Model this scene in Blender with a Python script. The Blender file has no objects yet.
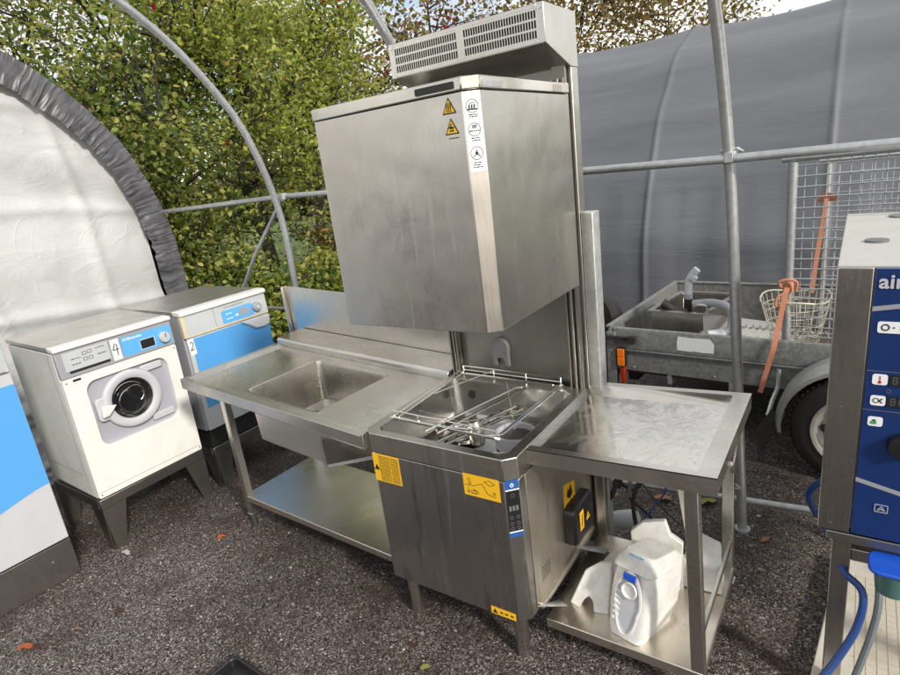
import bpy, bmesh, math, random
import numpy as np
from mathutils import Vector, Matrix, noise
C = bpy.context.scene
COL = C.collection
R = math.radians
random.seed(7)
# ------------------------------------------------------------------ camera
cam_d = bpy.data.cameras.new("camera"); cam = bpy.data.objects.new("camera", cam_d); COL.objects.link(cam)
Rm = ((0.82279443, 0.55511719, -0.12187793), (-0.06247313, 0.30148565, 0.95142184), (0.56489506, -0.77521045, 0.28274062))
cam.matrix_world = Matrix(((Rm[0][0], Rm[1][0], Rm[2][0], 0.84836), (Rm[0][1], Rm[1][1], Rm[2][1], -1.40308),
                           (Rm[0][2], Rm[1][2], Rm[2][2], 1.76215), (0, 0, 0, 1)))
cam_d.sensor_width = 36.0; cam_d.lens = 580.89 * 36 / 900; cam_d.clip_start = 0.02; cam_d.clip_end = 600
C.camera = cam
# ------------------------------------------------------------------ light
SUN_AZ, SUN_EL = R(112), R(30)          # azimuth clockwise from +Y
W = bpy.data.worlds.new("World"); C.world = W; W.use_nodes = True
nt = W.node_tree; nt.nodes.clear()
def wn(t, **k):
    n = nt.nodes.new(t)
    for a, b in k.items(): setattr(n, a, b)
    return n
sky = wn('ShaderNodeTexSky', sky_type='NISHITA', sun_disc=False, sun_elevation=SUN_EL, sun_rotation=SUN_AZ, air_density=1.0, dust_density=2.0)
tc = wn('ShaderNodeTexCoord'); mp = wn('ShaderNodeMapping'); mp.inputs['Scale'].default_value = (1, 1, 2.5)
nz = wn('ShaderNodeTexNoise'); nz.inputs['Scale'].default_value = 2.2; nz.inputs['Detail'].default_value = 6; nz.inputs['Roughness'].default_value = .6
cr = wn('ShaderNodeValToRGB'); cr.color_ramp.elements[0].position = .36; cr.color_ramp.elements[1].position = .56
cc = wn('ShaderNodeValToRGB'); cc.color_ramp.elements[0].color = (3.6, 3.7, 3.9, 1); cc.color_ramp.elements[1].color = (11.0, 10.6, 9.8, 1)
cc.color_ramp.elements[0].position = .3; cc.color_ramp.elements[1].position = .75
nz2 = wn('ShaderNodeTexNoise'); nz2.inputs['Scale'].default_value = 1.3; nz2.inputs['Detail'].default_value = 4
mx = wn('ShaderNodeMix', data_type='RGBA')
bg = wn('ShaderNodeBackground'); bg.inputs['Strength'].default_value = .115
wo = wn('ShaderNodeOutputWorld')
L = nt.links.new
L(tc.outputs['Generated'], mp.inputs['Vector']); L(mp.outputs[0], nz.inputs['Vector']); L(mp.outputs[0], nz2.inputs['Vector'])
L(nz.outputs[0], cr.inputs[0]); L(nz2.outputs[0], cc.inputs[0]); L(cr.outputs[0], mx.inputs[0]); L(sky.outputs[0], mx.inputs[6]); L(cc.outputs[0], mx.inputs[7])
L(mx.outputs[2], bg.inputs[0]); L(bg.outputs[0], wo.inputs[0])
sd = bpy.data.lights.new("sun", 'SUN'); sd.energy = 2.4; sd.angle = R(6); sd.color = (1, .945, .87)
sun = bpy.data.objects.new("sun", sd); COL.objects.link(sun)
dv = Vector((math.sin(SUN_AZ) * math.cos(SUN_EL), math.cos(SUN_AZ) * math.cos(SUN_EL), math.sin(SUN_EL)))
sun.rotation_euler = dv.to_track_quat('Z', 'Y').to_euler(); sun.location = (6, -2, 8)
C.view_settings.view_transform = 'Standard'; C.view_settings.look = 'None'; C.view_settings.gamma = 1
C.view_settings.use_curve_mapping = False
C.view_settings.exposure = 0.62

# ------------------------------------------------------------------ materials
MATS = {}
class NT:
    def __init__(s, name):
        s.m = bpy.data.materials.new(name); s.m.use_nodes = True; s.t = s.m.node_tree
        s.b = s.t.nodes['Principled BSDF']; s.out = s.t.nodes['Material Output']; s.tc = s.n('ShaderNodeTexCoord')
    def n(s, t, **k):
        n = s.t.nodes.new(t)
        for a, b in k.items(): setattr(n, a, b)
        return n
    def l(s, a, b): s.t.links.new(a, b)
    def coord(s, scale=(1, 1, 1), src='Object'):
        m = s.n('ShaderNodeMapping'); m.inputs['Scale'].default_value = scale; s.l(s.tc.outputs[src], m.inputs[0]); return m.outputs[0]
    def noise(s, sc, det=3, scale=(1, 1, 1), rough=.55, dist=0, src='Object'):
        n = s.n('ShaderNodeTexNoise'); n.inputs['Scale'].default_value = sc; n.inputs['Detail'].default_value = det
        n.inputs['Roughness'].default_value = rough; n.inputs['Distortion'].default_value = dist
        s.l(s.coord(scale, src), n.inputs['Vector']); return n.outputs[0]
    def ramp(s, f, stops, interp='LINEAR'):
        r = s.n('ShaderNodeValToRGB'); r.color_ramp.interpolation = interp; e = r.color_ramp.elements
        while len(e) < len(stops): e.new(.5)
        for i, (p, c) in enumerate(stops):
            e[i].position = p; e[i].color = (c, c, c, 1) if isinstance(c, (int, float)) else (*c, 1)
        s.l(f, r.inputs[0]); return r.outputs[0]
    def mix(s, f, a, b, mode='MIX'):
        m = s.n('ShaderNodeMix', data_type='RGBA', blend_type=mode)
        for i, v in ((0, f), (6, a), (7, b)):
            if isinstance(v, (int, float)): m.inputs[i].default_value = v if i == 0 else (v, v, v, 1)
            elif isinstance(v, tuple): m.inputs[i].default_value = (*v, 1)
            else: s.l(v, m.inputs[i])
        return m.outputs[2]
    def bump(s, h, st, dist=.01, prev=None):
        b = s.n('ShaderNodeBump'); b.inputs['Strength'].default_value = st; b.inputs['Distance'].default_value = dist
        s.l(h, b.inputs['Height'])
        if prev: s.l(prev, b.inputs['Normal'])
        return b.outputs[0]
    def fin(s, **k):
        for a, v in k.items():
            i = s.b.inputs[a.replace('_', ' ')]
            if isinstance(v, (int, float)): i.default_value = v
            elif isinstance(v, tuple): i.default_value = (*v, 1)
            else: s.l(v, i)
        return s.m
def steel(name, col=(.56, .545, .51), rough=.3, grain=(1.5, 1.5, 60), dirt=.5, stain=(.26, .22, .17), streak=0.0, lo=.0, wav=.25):
    t = NT(name)
    big = t.noise(2.3, 6, dist=.6); mid = t.noise(9, 6, rough=.7, dist=1.2); gr = t.noise(6, 3, grain); sp = t.noise(60, 3, rough=.7)
    d = t.ramp(mid, [(.45, 0.), (.72, 1.)])
    c = t.mix(t.ramp(big, [(.35, .0), (.7, dirt * .55)]), col, stain)
    c = t.mix(t.ramp(mid, [(.55, 0.), (.63, dirt * .22), (.72, 0.)]), c, tuple(x * .6 for x in col))
    if streak:
        sv = t.noise(5, 5, (3.5, 3.5, .45), rough=.75, dist=.4)
        c = t.mix(t.ramp(sv, [(.56, 0.), (.68, streak)]), c, tuple(x * .5 for x in stain))
    c = t.mix(t.ramp(sp, [(.66, 0.), (.74, dirt * .5)]), c, (.12, .10, .08))
    r1 = t.ramp(gr, [(.3, rough - .06), (.7, rough + .07)])
    r2 = t.mix(t.ramp(big, [(.3, 0.), (.7, 1.)]), r1, t.mix(.5, r1, min(rough + .25, 1)))
    r3 = t.mix(d, r2, min(rough + .12 + lo, 1.))
    if streak:      # dried run marks and a few fine scratches
        run = t.ramp(t.noise(7, 4, (4, 4, .22), rough=.6, dist=.25), [(.60, 0.), (.635, .26), (.67, 0.)])
        c = t.mix(run, c, (.80, .76, .66)); r3 = t.mix(run, r3, .55)
        scr = t.ramp(t.noise(5, 2, (1.3, 1.3, 9), dist=2.2), [(.497, 0.), (.5, .35), (.503, 0.)]); r3 = t.mix(scr, r3, .6)
    b = t.bump(gr, .06, .002); b = t.bump(t.noise(3.2, 2), wav, .012, b)
    return t.fin(Base_Color=c, Metallic=1., Roughness=r3, Normal=b)
def paint(name, col, rough=.4, dirt=.15, metallic=0., dcol=None, bump=0., sc=6, spec=.5):
    t = NT(name); a = t.noise(sc, 6, rough=.7, dist=.5); b = t.noise(sc * 9, 3, rough=.7)
    dc = dcol or tuple(x * .45 + .02 for x in col)
    c = t.mix(t.ramp(a, [(.42, 0.), (.75, dirt)]), col, dc); c = t.mix(t.ramp(b, [(.64, 0.), (.72, dirt * 1.4)]), c, dc)
    k = dict(Base_Color=c, Roughness=t.ramp(a, [(.3, max(rough - .08, .03)), (.7, min(rough + .12, 1.))]), Metallic=metallic)
    if bump: k['Normal'] = t.bump(b, bump, .002)
    t.b.inputs['Specular IOR Level'].default_value = spec
    return t.fin(**k)
M = {}
M['steel'] = steel('brushed_steel', (.62, .60, .56), rough=.23, streak=.25)
M['steel_hood'] = steel('hood_steel', (.68, .65, .60), .235, (60, 60, 1.5), .24, (.40, .34, .26), .10, wav=.5)
M['steel_lid'] = steel('lid_steel', (.62, .60, .55), .10, (1.5, 1.5, 60), .3, (.30, .25, .18), wav=.25)
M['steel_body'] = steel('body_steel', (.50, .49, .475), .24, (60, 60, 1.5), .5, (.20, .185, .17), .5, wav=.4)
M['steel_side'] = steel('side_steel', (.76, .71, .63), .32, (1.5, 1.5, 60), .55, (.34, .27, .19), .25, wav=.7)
M['steel_top'] = steel('table_steel', (.72, .69, .64), .23, (1.5, 60, 1.5), .7, (.26, .23, .18), wav=.2)
M['steel_dark'] = steel('dull_steel', (.33, .315, .295), .32, (60, 1.5, 1.5), .7, (.12, .10, .08))
M['steel_shiny'] = steel('tub_steel', (.62, .61, .58), .12, (1.5, 1.5, 30), .4, (.22, .20, .17), wav=.3)
M['steel_oven'] = steel('oven_column_steel', (.42, .40, .38), .20, (60, 60, 1.2), .12, (.2, .15, .12), wav=.25)
M['steel_bright'] = steel('satin_steel', (.74, .71, .66), .34, (1.5, 1.5, 60), .5, (.36, .32, .26), wav=.2)
M['wire'] = steel('wire_steel', (.72, .70, .66), .18, dirt=.15)
M['shelfsteel'] = steel('shelf_steel', (.80, .75, .67), .24, (60, 1.5, 1.5), .8, (.36, .28, .18), wav=.35)
t = NT('watery_steel')      # thin film of dried and wet patches on the tray
pt = t.noise(7, 8, (1.2, .8, 1), rough=.62, dist=1.6); e1 = t.ramp(pt, [(.47, 0.), (.56, .75)]); e2 = t.ramp(pt, [(.49, 0.), (.50, .45), (.51, 0.)])
c = t.mix(e1, (.70, .67, .61), (.80, .785, .75)); c = t.mix(e2, c, (.30, .26, .20)); c = t.mix(t.ramp(t.noise(50, 3), [(.66, 0.), (.74, .6)]), c, (.12, .09, .06))
M['steel_water'] = t.fin(Base_Color=c, Metallic=1., Roughness=t.ramp(e1, [(0., .13), (.75, .27)]), Normal=t.bump(pt, .12, .01))
def galv(name, col=(.42, .44, .44), rough=.45, rust=.0, met=.75, sp_=.35):
    t = NT(name); v = t.n('ShaderNodeTexVoronoi'); v.inputs['Scale'].default_value = 55; t.l(t.coord(), v.inputs['Vector'])
    sp = t.n('ShaderNodeSeparateColor'); t.l(v.outputs['Color'], sp.inputs[0])
    c = t.mix(t.ramp(sp.outputs[0], [(0., .0), (1., sp_)]), col, tuple(x * .5 for x in col))
    a = t.noise(4, 6, rough=.7); c = t.mix(t.ramp(a, [(.5, 0.), (.72, .5)]), c, tuple(x * .5 for x in col))
    if rust: c = t.mix(t.ramp(t.noise(9, 5, (1, 1, .4), rough=.8), [(.62, 0.), (.72, rust)]), c, (.16, .07, .03))
    return t.fin(Base_Color=c, Metallic=met, Roughness=t.ramp(a, [(.3, rough - .08), (.7, rough + .15)]), Normal=t.bump(a, .1, .004))
M['galv'] = galv('galvanised_tube', (.50, .52, .53), .42, .25)
M['galv_light'] = galv('pale_galvanised_sheet', (.62, .64, .63), .5)
M['galv_trailer'] = galv('weathered_galvanised', (.31, .32, .305), .5, .45, .55, .7)
M['galv_guard'] = galv('grey_galvanised_guard', (.48, .50, .50), .45, .1)
M['white'] = paint('white_enamel', (.72, .72, .68), .35, .25, dcol=(.42, .40, .35))
M['whiteside'] = paint('scuffed_side_panel', (.66, .68, .65), .4, .35, metallic=.0, dcol=(.3, .31, .3))
M['cream'] = paint('yellowed_trim', (.60, .53, .36), .45, .3)
M['topsheet'] = steel('machine_top_sheet', (.80, .78, .74), .3, (60, 1.5, 1.5), .9, (.36, .31, .24), wav=.3)
M['lgrey'] = paint('light_grey_plastic', (.48, .49, .52), .4, .15)
M['recessgrey'] = paint('lilac_grey_plastic', (.36, .36, .41), .4, .12)
M['bracketgrey'] = paint('dark_grey_bracket', (.13, .13, .14), .5, .3)
M['mgrey'] = paint('mid_grey_plastic', (.30, .30, .33), .42, .15)
M['panelgrey'] = paint('panel_grey', (.46, .49, .50), .4, .2)
M['blue'] = paint('bright_blue_panel', (.085, .33, .70), .42, .14)
M['bluepanel2'] = paint('pale_blue_panel', (.10, .38, .72), .4, .12)
M['navy'] = paint('navy_glass', (.008, .030, .13), .14, .08, sc=3)
M['black'] = paint('black_plastic', (.012, .012, .013), .35, .2)
M['rubber'] = paint('rubber', (.016, .015, .015), .7, .5, dcol=(.05, .04, .035))
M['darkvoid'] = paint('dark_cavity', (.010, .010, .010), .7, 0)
M['glass'] = paint('dark_door_glass', (.010, .010, .011), .06, 0)
M['yellow'] = paint('yellow_sticker', (.82, .47, .015), .45, .08)
M['stickerwhite'] = paint('white_sticker', (.70, .74, .76), .4, .08)
M['ink'] = paint('black_ink', (.015, .013, .012), .5, 0)
M['inkgrey'] = paint('grey_ink', (.13, .13, .14), .5, 0)
M['inkwhite'] = paint('white_ink', (.78, .80, .82), .4, 0)
M['red'] = paint('red_ink', (.5, .03, .02), .5, 0)
M['green'] = paint('green_ink', (.05, .30, .12), .5, 0)
M['labelblue'] = paint('deep_blue_film', (.02, .09, .30), .3, .05)
M['orange_lens'] = paint('orange_lens', (.85, .19, .01), .2, .1)
M['redlens'] = paint('red_lens', (.35, .03, .01), .25, .2)
M['strap'] = paint('orange_webbing', (.58, .23, .13), .8, .4, dcol=(.36, .18, .12), bump=.5)
M['hoseblue'] = paint('blue_hose', (.008, .045, .19), .4, .3)
M['bluecap'] = paint('blue_plastic', (.01, .08, .50), .35, .05)
M['hosegrey'] = paint('grey_hose', (.14, .16, .17), .5, .2)
M['pipegrey'] = paint('grey_pipe', (.30, .31, .33), .5, .25)
M['pipelight'] = paint('light_pipe', (.50, .53, .56), .5, .2)
M['whiteplastic'] = paint('dirty_white_plastic', (.66, .66, .635), .45, .45, dcol=(.30, .27, .22), sc=14)
M['wirecream'] = paint('cream_coated_wire', (.68, .64, .52), .5, .3)
M['teal'] = paint('murky_teal_plastic', (.07, .15, .14), .25, .2)
M['board'] = paint('speckled_white_board', (.62, .58, .50), .5, .6, dcol=(.30, .24, .17), sc=5)
M['oventop'] = paint('dusty_oven_top', (.52, .515, .49), .5, .5, metallic=.3, dcol=(.42, .38, .31), sc=4)
M['soil'] = paint('rusty_bed_floor', (.07, .045, .032), .9, .5)
M['rim'] = paint('silver_wheel_rim', (.50, .49, .46), .4, .5, metallic=.5, dcol=(.2, .13, .08), sc=18)
M['bark'] = paint('bark', (.035, .028, .022), .9, .6, bump=.6)
# dark tarpaulin
t = NT('grey_tarpaulin')
wr = t.noise(1.6, 5, (.35, 1, 2.6), rough=.6, dist=.8); fn = t.noise(10, 4, (.4, 1, 3.), rough=.6)
fold = t.ramp(t.noise(1.1, 3, (.5, 1.2, 5.), dist=1.4), [(.48, 0.), (.5, 1.), (.52, 0.)])
c = t.mix(t.ramp(wr, [(.3, 0.), (.75, 1.)]), (.092, .097, .112), (.130, .136, .152))
c = t.mix(t.ramp(t.noise(30, 3, (1, 1, .25), rough=.8), [(.66, 0.), (.76, .35)]), c, (.28, .29, .30))
b = t.bump(wr, .2, .03); b = t.bump(fn, .06, .005, b); b = t.bump(fold, .2, .008, b)
M['tarp'] = t.fin(Base_Color=c, Roughness=.5, Normal=b)
t = NT('gathered_tarpaulin')
a = t.noise(9, 4, rough=.6); M['tarptrim'] = t.fin(Base_Color=t.mix(t.ramp(a, [(.3, 0.), (.75, 1.)]), (.055, .055, .06), (.12, .12, .13)), Roughness=.4, Normal=t.bump(a, .12, .004))
# white end wall
t = NT('white_tent_fabric')
a = t.noise(1.8, 6, rough=.6, dist=.7); f1 = t.noise(2.2, 4, (1, 1.1, 2.2), dist=1.2); fine = t.noise(24, 4, rough=.65)
cre = t.ramp(t.noise(1.5, 3, dist=.9), [(.485, 0.), (.5, 1.), (.515, 0.)])
c = t.mix(t.ramp(a, [(.35, 0.), (.75, .8)]), (.50, .51, .51), (.38, .38, .375)); c = t.mix(t.ramp(fine, [(.6, 0.), (.75, .3)]), c, (.35, .33, .29))
b = t.bump(f1, .35, .04); b = t.bump(fine, .12, .004, b); b = t.bump(cre, .25, .006, b)
M['fabric'] = t.fin(Base_Color=c, Roughness=.6, Normal=b)
# gravel
t = NT('wet_tarmac_gravel')
def vor(sc, feat='F1'):
    v = t.n('ShaderNodeTexVoronoi', feature=feat); v.inputs['Scale'].default_value = sc; t.l(t.coord(), v.inputs['Vector']); return v
v1 = vor(175); s1 = t.n('ShaderNodeSeparateColor'); t.l(v1.outputs['Color'], s1.inputs[0])
v2 = vor(300); s2 = t.n('ShaderNodeSeparateColor'); t.l(v2.outputs['Color'], s2.inputs[0])
g1 = t.ramp(s1.outputs[0], [(0., (.012, .008, .007)), (.40, (.030, .021, .018)), (.60, (.090, .072, .063)), (.80, (.24, .21, .19)), (.95, (.50, .46, .42))])
g2 = t.ramp(s2.outputs[1], [(0., (.014, .009, .008)), (.45, (.045, .033, .029)), (.72, (.14, .115, .10)), (.95, (.38, .345, .32))])
pat = t.noise(.9, 6, rough=.65, dist=.6); pat2 = t.noise(3.2, 6, rough=.7)
c = t.mix(t.ramp(t.noise(30, 3), [(.42, 0.), (.58, 1.)]), g1, g2)
org = t.mix(t.ramp(s2.outputs[2], [(.3, 0.), (.95, 1.)]), (.014, .008, .006), (.10, .062, .050))
c = t.mix(t.ramp(pat2, [(.50, 0.), (.66, .8)]), c, org)
c = t.mix(t.ramp(pat, [(.40, 0.), (.62, .72)]), c, t.mix(.6, c, (.026, .016, .013)))
c = t.mix(t.ramp(t.noise(.45, 4, rough=.6), [(.42, 0.), (.6, .45)]), c, (.014, .011, .011))
rg = t.ramp(pat, [(.35, .8), (.7, .6)]); t.b.inputs['Specular IOR Level'].default_value = .3
h = t.mix(.5, t.ramp(v1.outputs['Distance'], [(0., 1.), (.8, 0.)]), t.ramp(v2.outputs['Distance'], [(0., 1.), (.8, 0.)]))
b = t.bump(h, .7, .004); b = t.bump(pat2, .5, .03, b)
M['gravel'] = t.fin(Base_Color=c, Roughness=rg, Normal=b)
t = NT('meadow_grass')
a = t.noise(3, 6, rough=.7); M['grass'] = t.fin(Base_Color=t.ramp(a, [(.3, (.05, .085, .02)), (.5, (.12, .17, .05)), (.7, (.20, .22, .09))]), Roughness=.8, Normal=t.bump(t.noise(25, 4), .8, .05))
def leafmat(name, stops, clump, transl=.5):
    t = NT(name); g = t.n('ShaderNodeNewGeometry'); n = t.noise(.9, 3, src='Object')
    r = t.n('ShaderNodeMath', operation='MULTIPLY'); t.l(g.outputs['Random Per Island'], r.inputs[0]); r.inputs[1].default_value = .6
    r2 = t.n('ShaderNodeMath', operation='MULTIPLY_ADD'); t.l(n, r2.inputs[0]); r2.inputs[1].default_value = clump; t.l(r.outputs[0], r2.inputs[2])
    c = t.ramp(r2.outputs[0], stops)
    t.fin(Base_Color=c, Roughness=.45); t.b.inputs['Specular IOR Level'].default_value = .35
    tr = t.n('ShaderNodeBsdfTranslucent'); t.l(t.mix(.35, c, (.75, .70, .05), 'MULTIPLY') if False else c, tr.inputs[0])
    ms = t.n('ShaderNodeMixShader'); ms.inputs[0].default_value = transl
    t.l(t.b.outputs[0], ms.inputs[1]); t.l(tr.outputs[0], ms.inputs[2]); t.l(ms.outputs[0], t.out.inputs[0]); return t.m
G1, G2, G3, YG, YL, BR, RD = (.045, .08, .02), (.11, .165, .034), (.22, .28, .055), (.40, .43, .10), (.56, .50, .16), (.15, .085, .03), (.35, .02, .02)
M['leaf_green'] = leafmat('green_leaves', [(.25, G1), (.42, G2), (.6, G3), (.74, YG), (.88, YL), (.95, RD)], .55)
M['leaf_lime'] = leafmat('lime_leaves', [(.2, G2), (.36, G3), (.55, YG), (.84, (.36, .42, .05)), (.93, YL)], .55)
M['leaf_autumn'] = leafmat('autumn_leaves', [(.22, (.12, .11, .035)), (.42, (.22, .17, .055)), (.56, (.26, .15, .055)), (.7, (.34, .30, .10)), (.84, (.40, .24, .08)), (.93, (.36, .08, .04))], .5)
M['leaf_red'] = leafmat('red_leaves', [(.25, (.10, .01, .01)), (.5, (.35, .015, .02)), (.75, (.55, .03, .03)), (.9, (.30, .10, .03))], .3)
M['leaf_far'] = leafmat('far_leaves', [(.25, (.05, .08, .03)), (.5, (.10, .13, .045)), (.7, (.17, .17, .06)), (.88, (.20, .12, .05))], .5, .3)

# ------------------------------------------------------------------ mesh builder
class MB:
    def __init__(s, xf=None): s.v = []; s.f = []; s.xf = xf
    def add(s, vs, fs):
        o = len(s.v); s.v += [Vector(v) for v in vs]; s.f += [tuple(i + o for i in f) for f in fs]; return s
    def box(s, x0, x1, y0, y1, z0, z1):
        return s.add([(x0, y0, z0), (x1, y0, z0), (x1, y1, z0), (x0, y1, z0), (x0, y0, z1), (x1, y0, z1), (x1, y1, z1), (x0, y1, z1)],
                     [(0, 3, 2, 1), (4, 5, 6, 7), (0, 1, 5, 4), (1, 2, 6, 5), (2, 3, 7, 6), (3, 0, 4, 7)])
    def loft(s, loops, cap0=True, cap1=True, closed=True):
        n = len(loops[0]); o = len(s.v)
        for lp in loops: s.v += [Vector(p) for p in lp]
        for k in range(len(loops) - 1):
            for i in range(n if closed else n - 1):
                j = (i + 1) % n; a = o + k * n; s.f.append((a + i, a + j, a + n + j, a + n + i))
        if cap0: s.f.append(tuple(o + i for i in reversed(range(n))))
        if cap1: s.f.append(tuple(o + (len(loops) - 1) * n + i for i in range(n)))
        return s
    def prism(s, poly, z0, z1, cap0=True, cap1=True): return s.loft([[(x, y, z0) for x, y in poly], [(x, y, z1) for x, y in poly]], cap0, cap1)
    def prism_x(s, poly, x0, x1): return s.loft([[(x0, y, z) for y, z in poly], [(x1, y, z) for y, z in poly]])
    def prism_y(s, poly, y0, y1): return s.loft([[(x, y0, z) for x, z in poly], [(x, y1, z) for x, z in poly]])
    def shell(s, outer, inner, z0, z1):       # ring wall between two outlines
        return s.loft([[(x, y, z0) for x, y in outer], [(x, y, z1) for x, y in outer], [(x, y, z1) for x, y in inner], [(x, y, z0) for x, y in inner], [(x, y, z0) for x, y in outer]], False, False)
    def tube(s, pts, r, n=8, closed=False, r2=None):
        pts = [Vector(p) for p in pts]; loops = []; N = len(pts); prev = None
        for i, p in enumerate(pts):
            a = pts[(i - 1) % N] if (i > 0 or closed) else p; b = pts[(i + 1) % N] if (i < N - 1 or closed) else p
            d = (b - a).normalized()
            if prev is None:
                u = d.orthogonal().normalized()
            else:
                u = prev - d * prev.dot(d); u = u.normalized() if u.length > 1e-6 else d.orthogonal().normalized()
            prev = u; w = d.cross(u); rr = r if r2 is None else r + (r2 - r) * i / (N - 1)
            loops.append([p + (u * math.cos(2 * math.pi * k / n) + w * math.sin(2 * math.pi * k / n)) * rr for k in range(n)])
        if closed: loops.append(loops[0])
        return s.loft(loops, not closed, not closed)
    def lathe(s, prof, n=32, M4=None, cap0=True, cap1=True):
        M4 = M4 or Matrix()
        return s.loft([[M4 @ Vector((r * math.cos(2 * math.pi * k / n), r * math.sin(2 * math.pi * k / n), z)) for k in range(n)] for r, z in prof], cap0, cap1)
    def build(s, name, mat, parent=None, bevel=0, smooth=None, seg=2, loc=None):
        vs = [s.xf(v) for v in s.v] if s.xf else s.v
        me = bpy.data.meshes.new(name); me.from_pydata([tuple(v) for v in vs], [], s.f); me.materials.append(M[mat] if isinstance(mat, str) else mat)
        bm = bmesh.new(); bm.from_mesh(me); bmesh.ops.remove_doubles(bm, verts=bm.verts, dist=1e-6); bmesh.ops.recalc_face_normals(bm, faces=bm.faces); bm.to_mesh(me); bm.free()
        o = bpy.data.objects.new(name, me); COL.objects.link(o)
        if parent: o.parent = parent
        if bevel:
            b = o.modifiers.new('bevel', 'BEVEL'); b.width = bevel; b.segments = seg; b.limit_method = 'ANGLE'; b.angle_limit = R(35); b.harden_normals = False
        sm = smooth if smooth is not None else 40
        if sm:
            me.shade_smooth(); me.set_sharp_from_angle(angle=R(sm))
        return o
def thing(name, label, cat, loc=(0, 0, 0), rot=(0, 0, 0), group=None):
    o = bpy.data.objects.new(name, None); COL.objects.link(o); o.location = loc; o.rotation_euler = rot; o.empty_display_size = .1
    o['label'] = label; o['category'] = cat
    if group: o['group'] = group
    return o
def tag(o, label, cat, group=None, kind=None):
    o['label'] = label; o['category'] = cat
    if group: o['group'] = group
    if kind: o['kind'] = kind
    return o
def rrect(x0, x1, y0, y1, r, n=5):
    p = []
    for cx, cy, a0 in ((x1 - r, y0 + r, -90), (x1 - r, y1 - r, 0), (x0 + r, y1 - r, 90), (x0 + r, y0 + r, 180)):
        for k in range(n + 1):
            a = R(a0 + 90 * k / n); p.append((cx + r * math.cos(a), cy + r * math.sin(a)))
    return p
class Plane:
    """flat marks on a plane: o origin, u right, v up; each mark is a thin sheet standing proud of the plane"""
    def __init__(s, o, u, v, base=.0012):
        s.o = Vector(o); s.u = Vector(u).normalized(); s.v = Vector(v).normalized(); s.n = s.u.cross(s.v).normalized(); s.base = base
    def P(s, a, b, h): return s.o + s.u * a + s.v * b + s.n * h
    def poly(s, mb, pts, lay=0, th=.0008):
        h = s.base + lay * .0008; return mb.loft([[s.P(a, b, h - th) for a, b in pts], [s.P(a, b, h) for a, b in pts]])
    def rect(s, mb, a0, a1, b0, b1, lay=0, th=.0008): return s.poly(mb, [(a0, b0), (a1, b0), (a1, b1), (a0, b1)], lay, th)
    def rr(s, mb, a0, a1, b0, b1, r, lay=0, th=.0008): return s.poly(mb, rrect(a0, a1, b0, b1, r), lay, th)
    def disc(s, mb, a, b, r, lay=0, n=20, th=.0008): return s.poly(mb, [(a + r * math.cos(2 * math.pi * k / n), b + r * math.sin(2 * math.pi * k / n)) for k in range(n)], lay, th)
    def ring(s, mb, a, b, r, w, lay=0, n=20):
        for k in range(n):
            t0, t1 = 2 * math.pi * k / n, 2 * math.pi * (k + 1) / n
            s.poly(mb, [(a + q * math.cos(x), b + q * math.sin(x)) for q, x in ((r, t0), (r, t1), (r - w, t1), (r - w, t0))], lay)
    def line(s, mb, p, q, w, lay=0):
        p = Vector(p); q = Vector(q); d = (q - p).normalized(); m = Vector((-d.y, d.x)) * w / 2; s.poly(mb, [p - m, q - m, q + m, p + m], lay)
    def text(s, name, txt, a, b, size, mat, parent, lay=0, bold=False, tilt=0):
        cu = bpy.data.curves.new(name, 'FONT'); cu.body = txt; cu.size = size; cu.extrude = .0004; cu.resolution_u = 3
        if bold: cu.offset = size * .02
        o = bpy.data.objects.new(name, cu); COL.objects.link(o); dg = bpy.context.evaluated_depsgraph_get(); dg.update()
        me = bpy.data.meshes.new_from_object(o.evaluated_get(dg)); COL.objects.unlink(o); bpy.data.objects.remove(o)
        Mx = Matrix.Identity(4)
        for i in range(3): Mx[i][0] = s.u[i]; Mx[i][1] = s.v[i]; Mx[i][2] = s.n[i]
        p = s.P(a, b, s.base + lay * .0008)
        Mx[0][3], Mx[1][3], Mx[2][3] = p
        me.transform(Mx @ Matrix.Rotation(tilt, 4, 'Z')); me.materials.clear(); me.materials.append(M[mat])
        q = bpy.data.objects.new(name, me); COL.objects.link(q); q.parent = parent; return q
    def scribble(s, mb, a0, a1, b, h, rnd, lay=1):   # a row of tiny illegible print
        x = a0
        while x < a1:
            w = rnd.uniform(h * 1.2, h * 4.5); w = min(w, a1 - x)
            if w > h * .5: s.rect(mb, x, x + w, b, b + h, lay)
            x += w + h * .9
def grid_mesh(name, fn, nu, nv, mat, parent=None, thick=0):
    vs = [fn(i / nu, j / nv) for j in range(nv + 1) for i in range(nu + 1)]
    fs = [(j * (nu + 1) + i, j * (nu + 1) + i + 1, (j + 1) * (nu + 1) + i + 1, (j + 1) * (nu + 1) + i) for j in range(nv) for i in range(nu)]
    me = bpy.data.meshes.new(name); me.from_pydata([tuple(v) for v in vs], [], fs); me.materials.append(M[mat]); me.shade_smooth()
    o = bpy.data.objects.new(name, me); COL.objects.link(o); o.parent = parent
    if thick:
        m = o.modifiers.new('thick', 'SOLIDIFY'); m.thickness = thick
    return o

# ================================================================== SETTING
def ground_z(x, y): return 0.0
g = MB(); N = 40
g.add([(-150, -150, 0), (150, -150, 0), (150, 150, 0), (-150, 150, 0)], [(0, 1, 2, 3)])
o = g.build('ground', 'gravel', smooth=None); o['kind'] = 'structure'
g = MB(); g.add([(-120, 3.6, .004), (-2.9, 3.6, .004), (-2.9, 11, .004), (6, 11.5, .004), (120, 11.5, .004), (120, 120, .004), (-120, 120, .004)], [tuple(range(7))])
o = g.build('grass_field', 'grass'); o['kind'] = 'structure'

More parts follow.
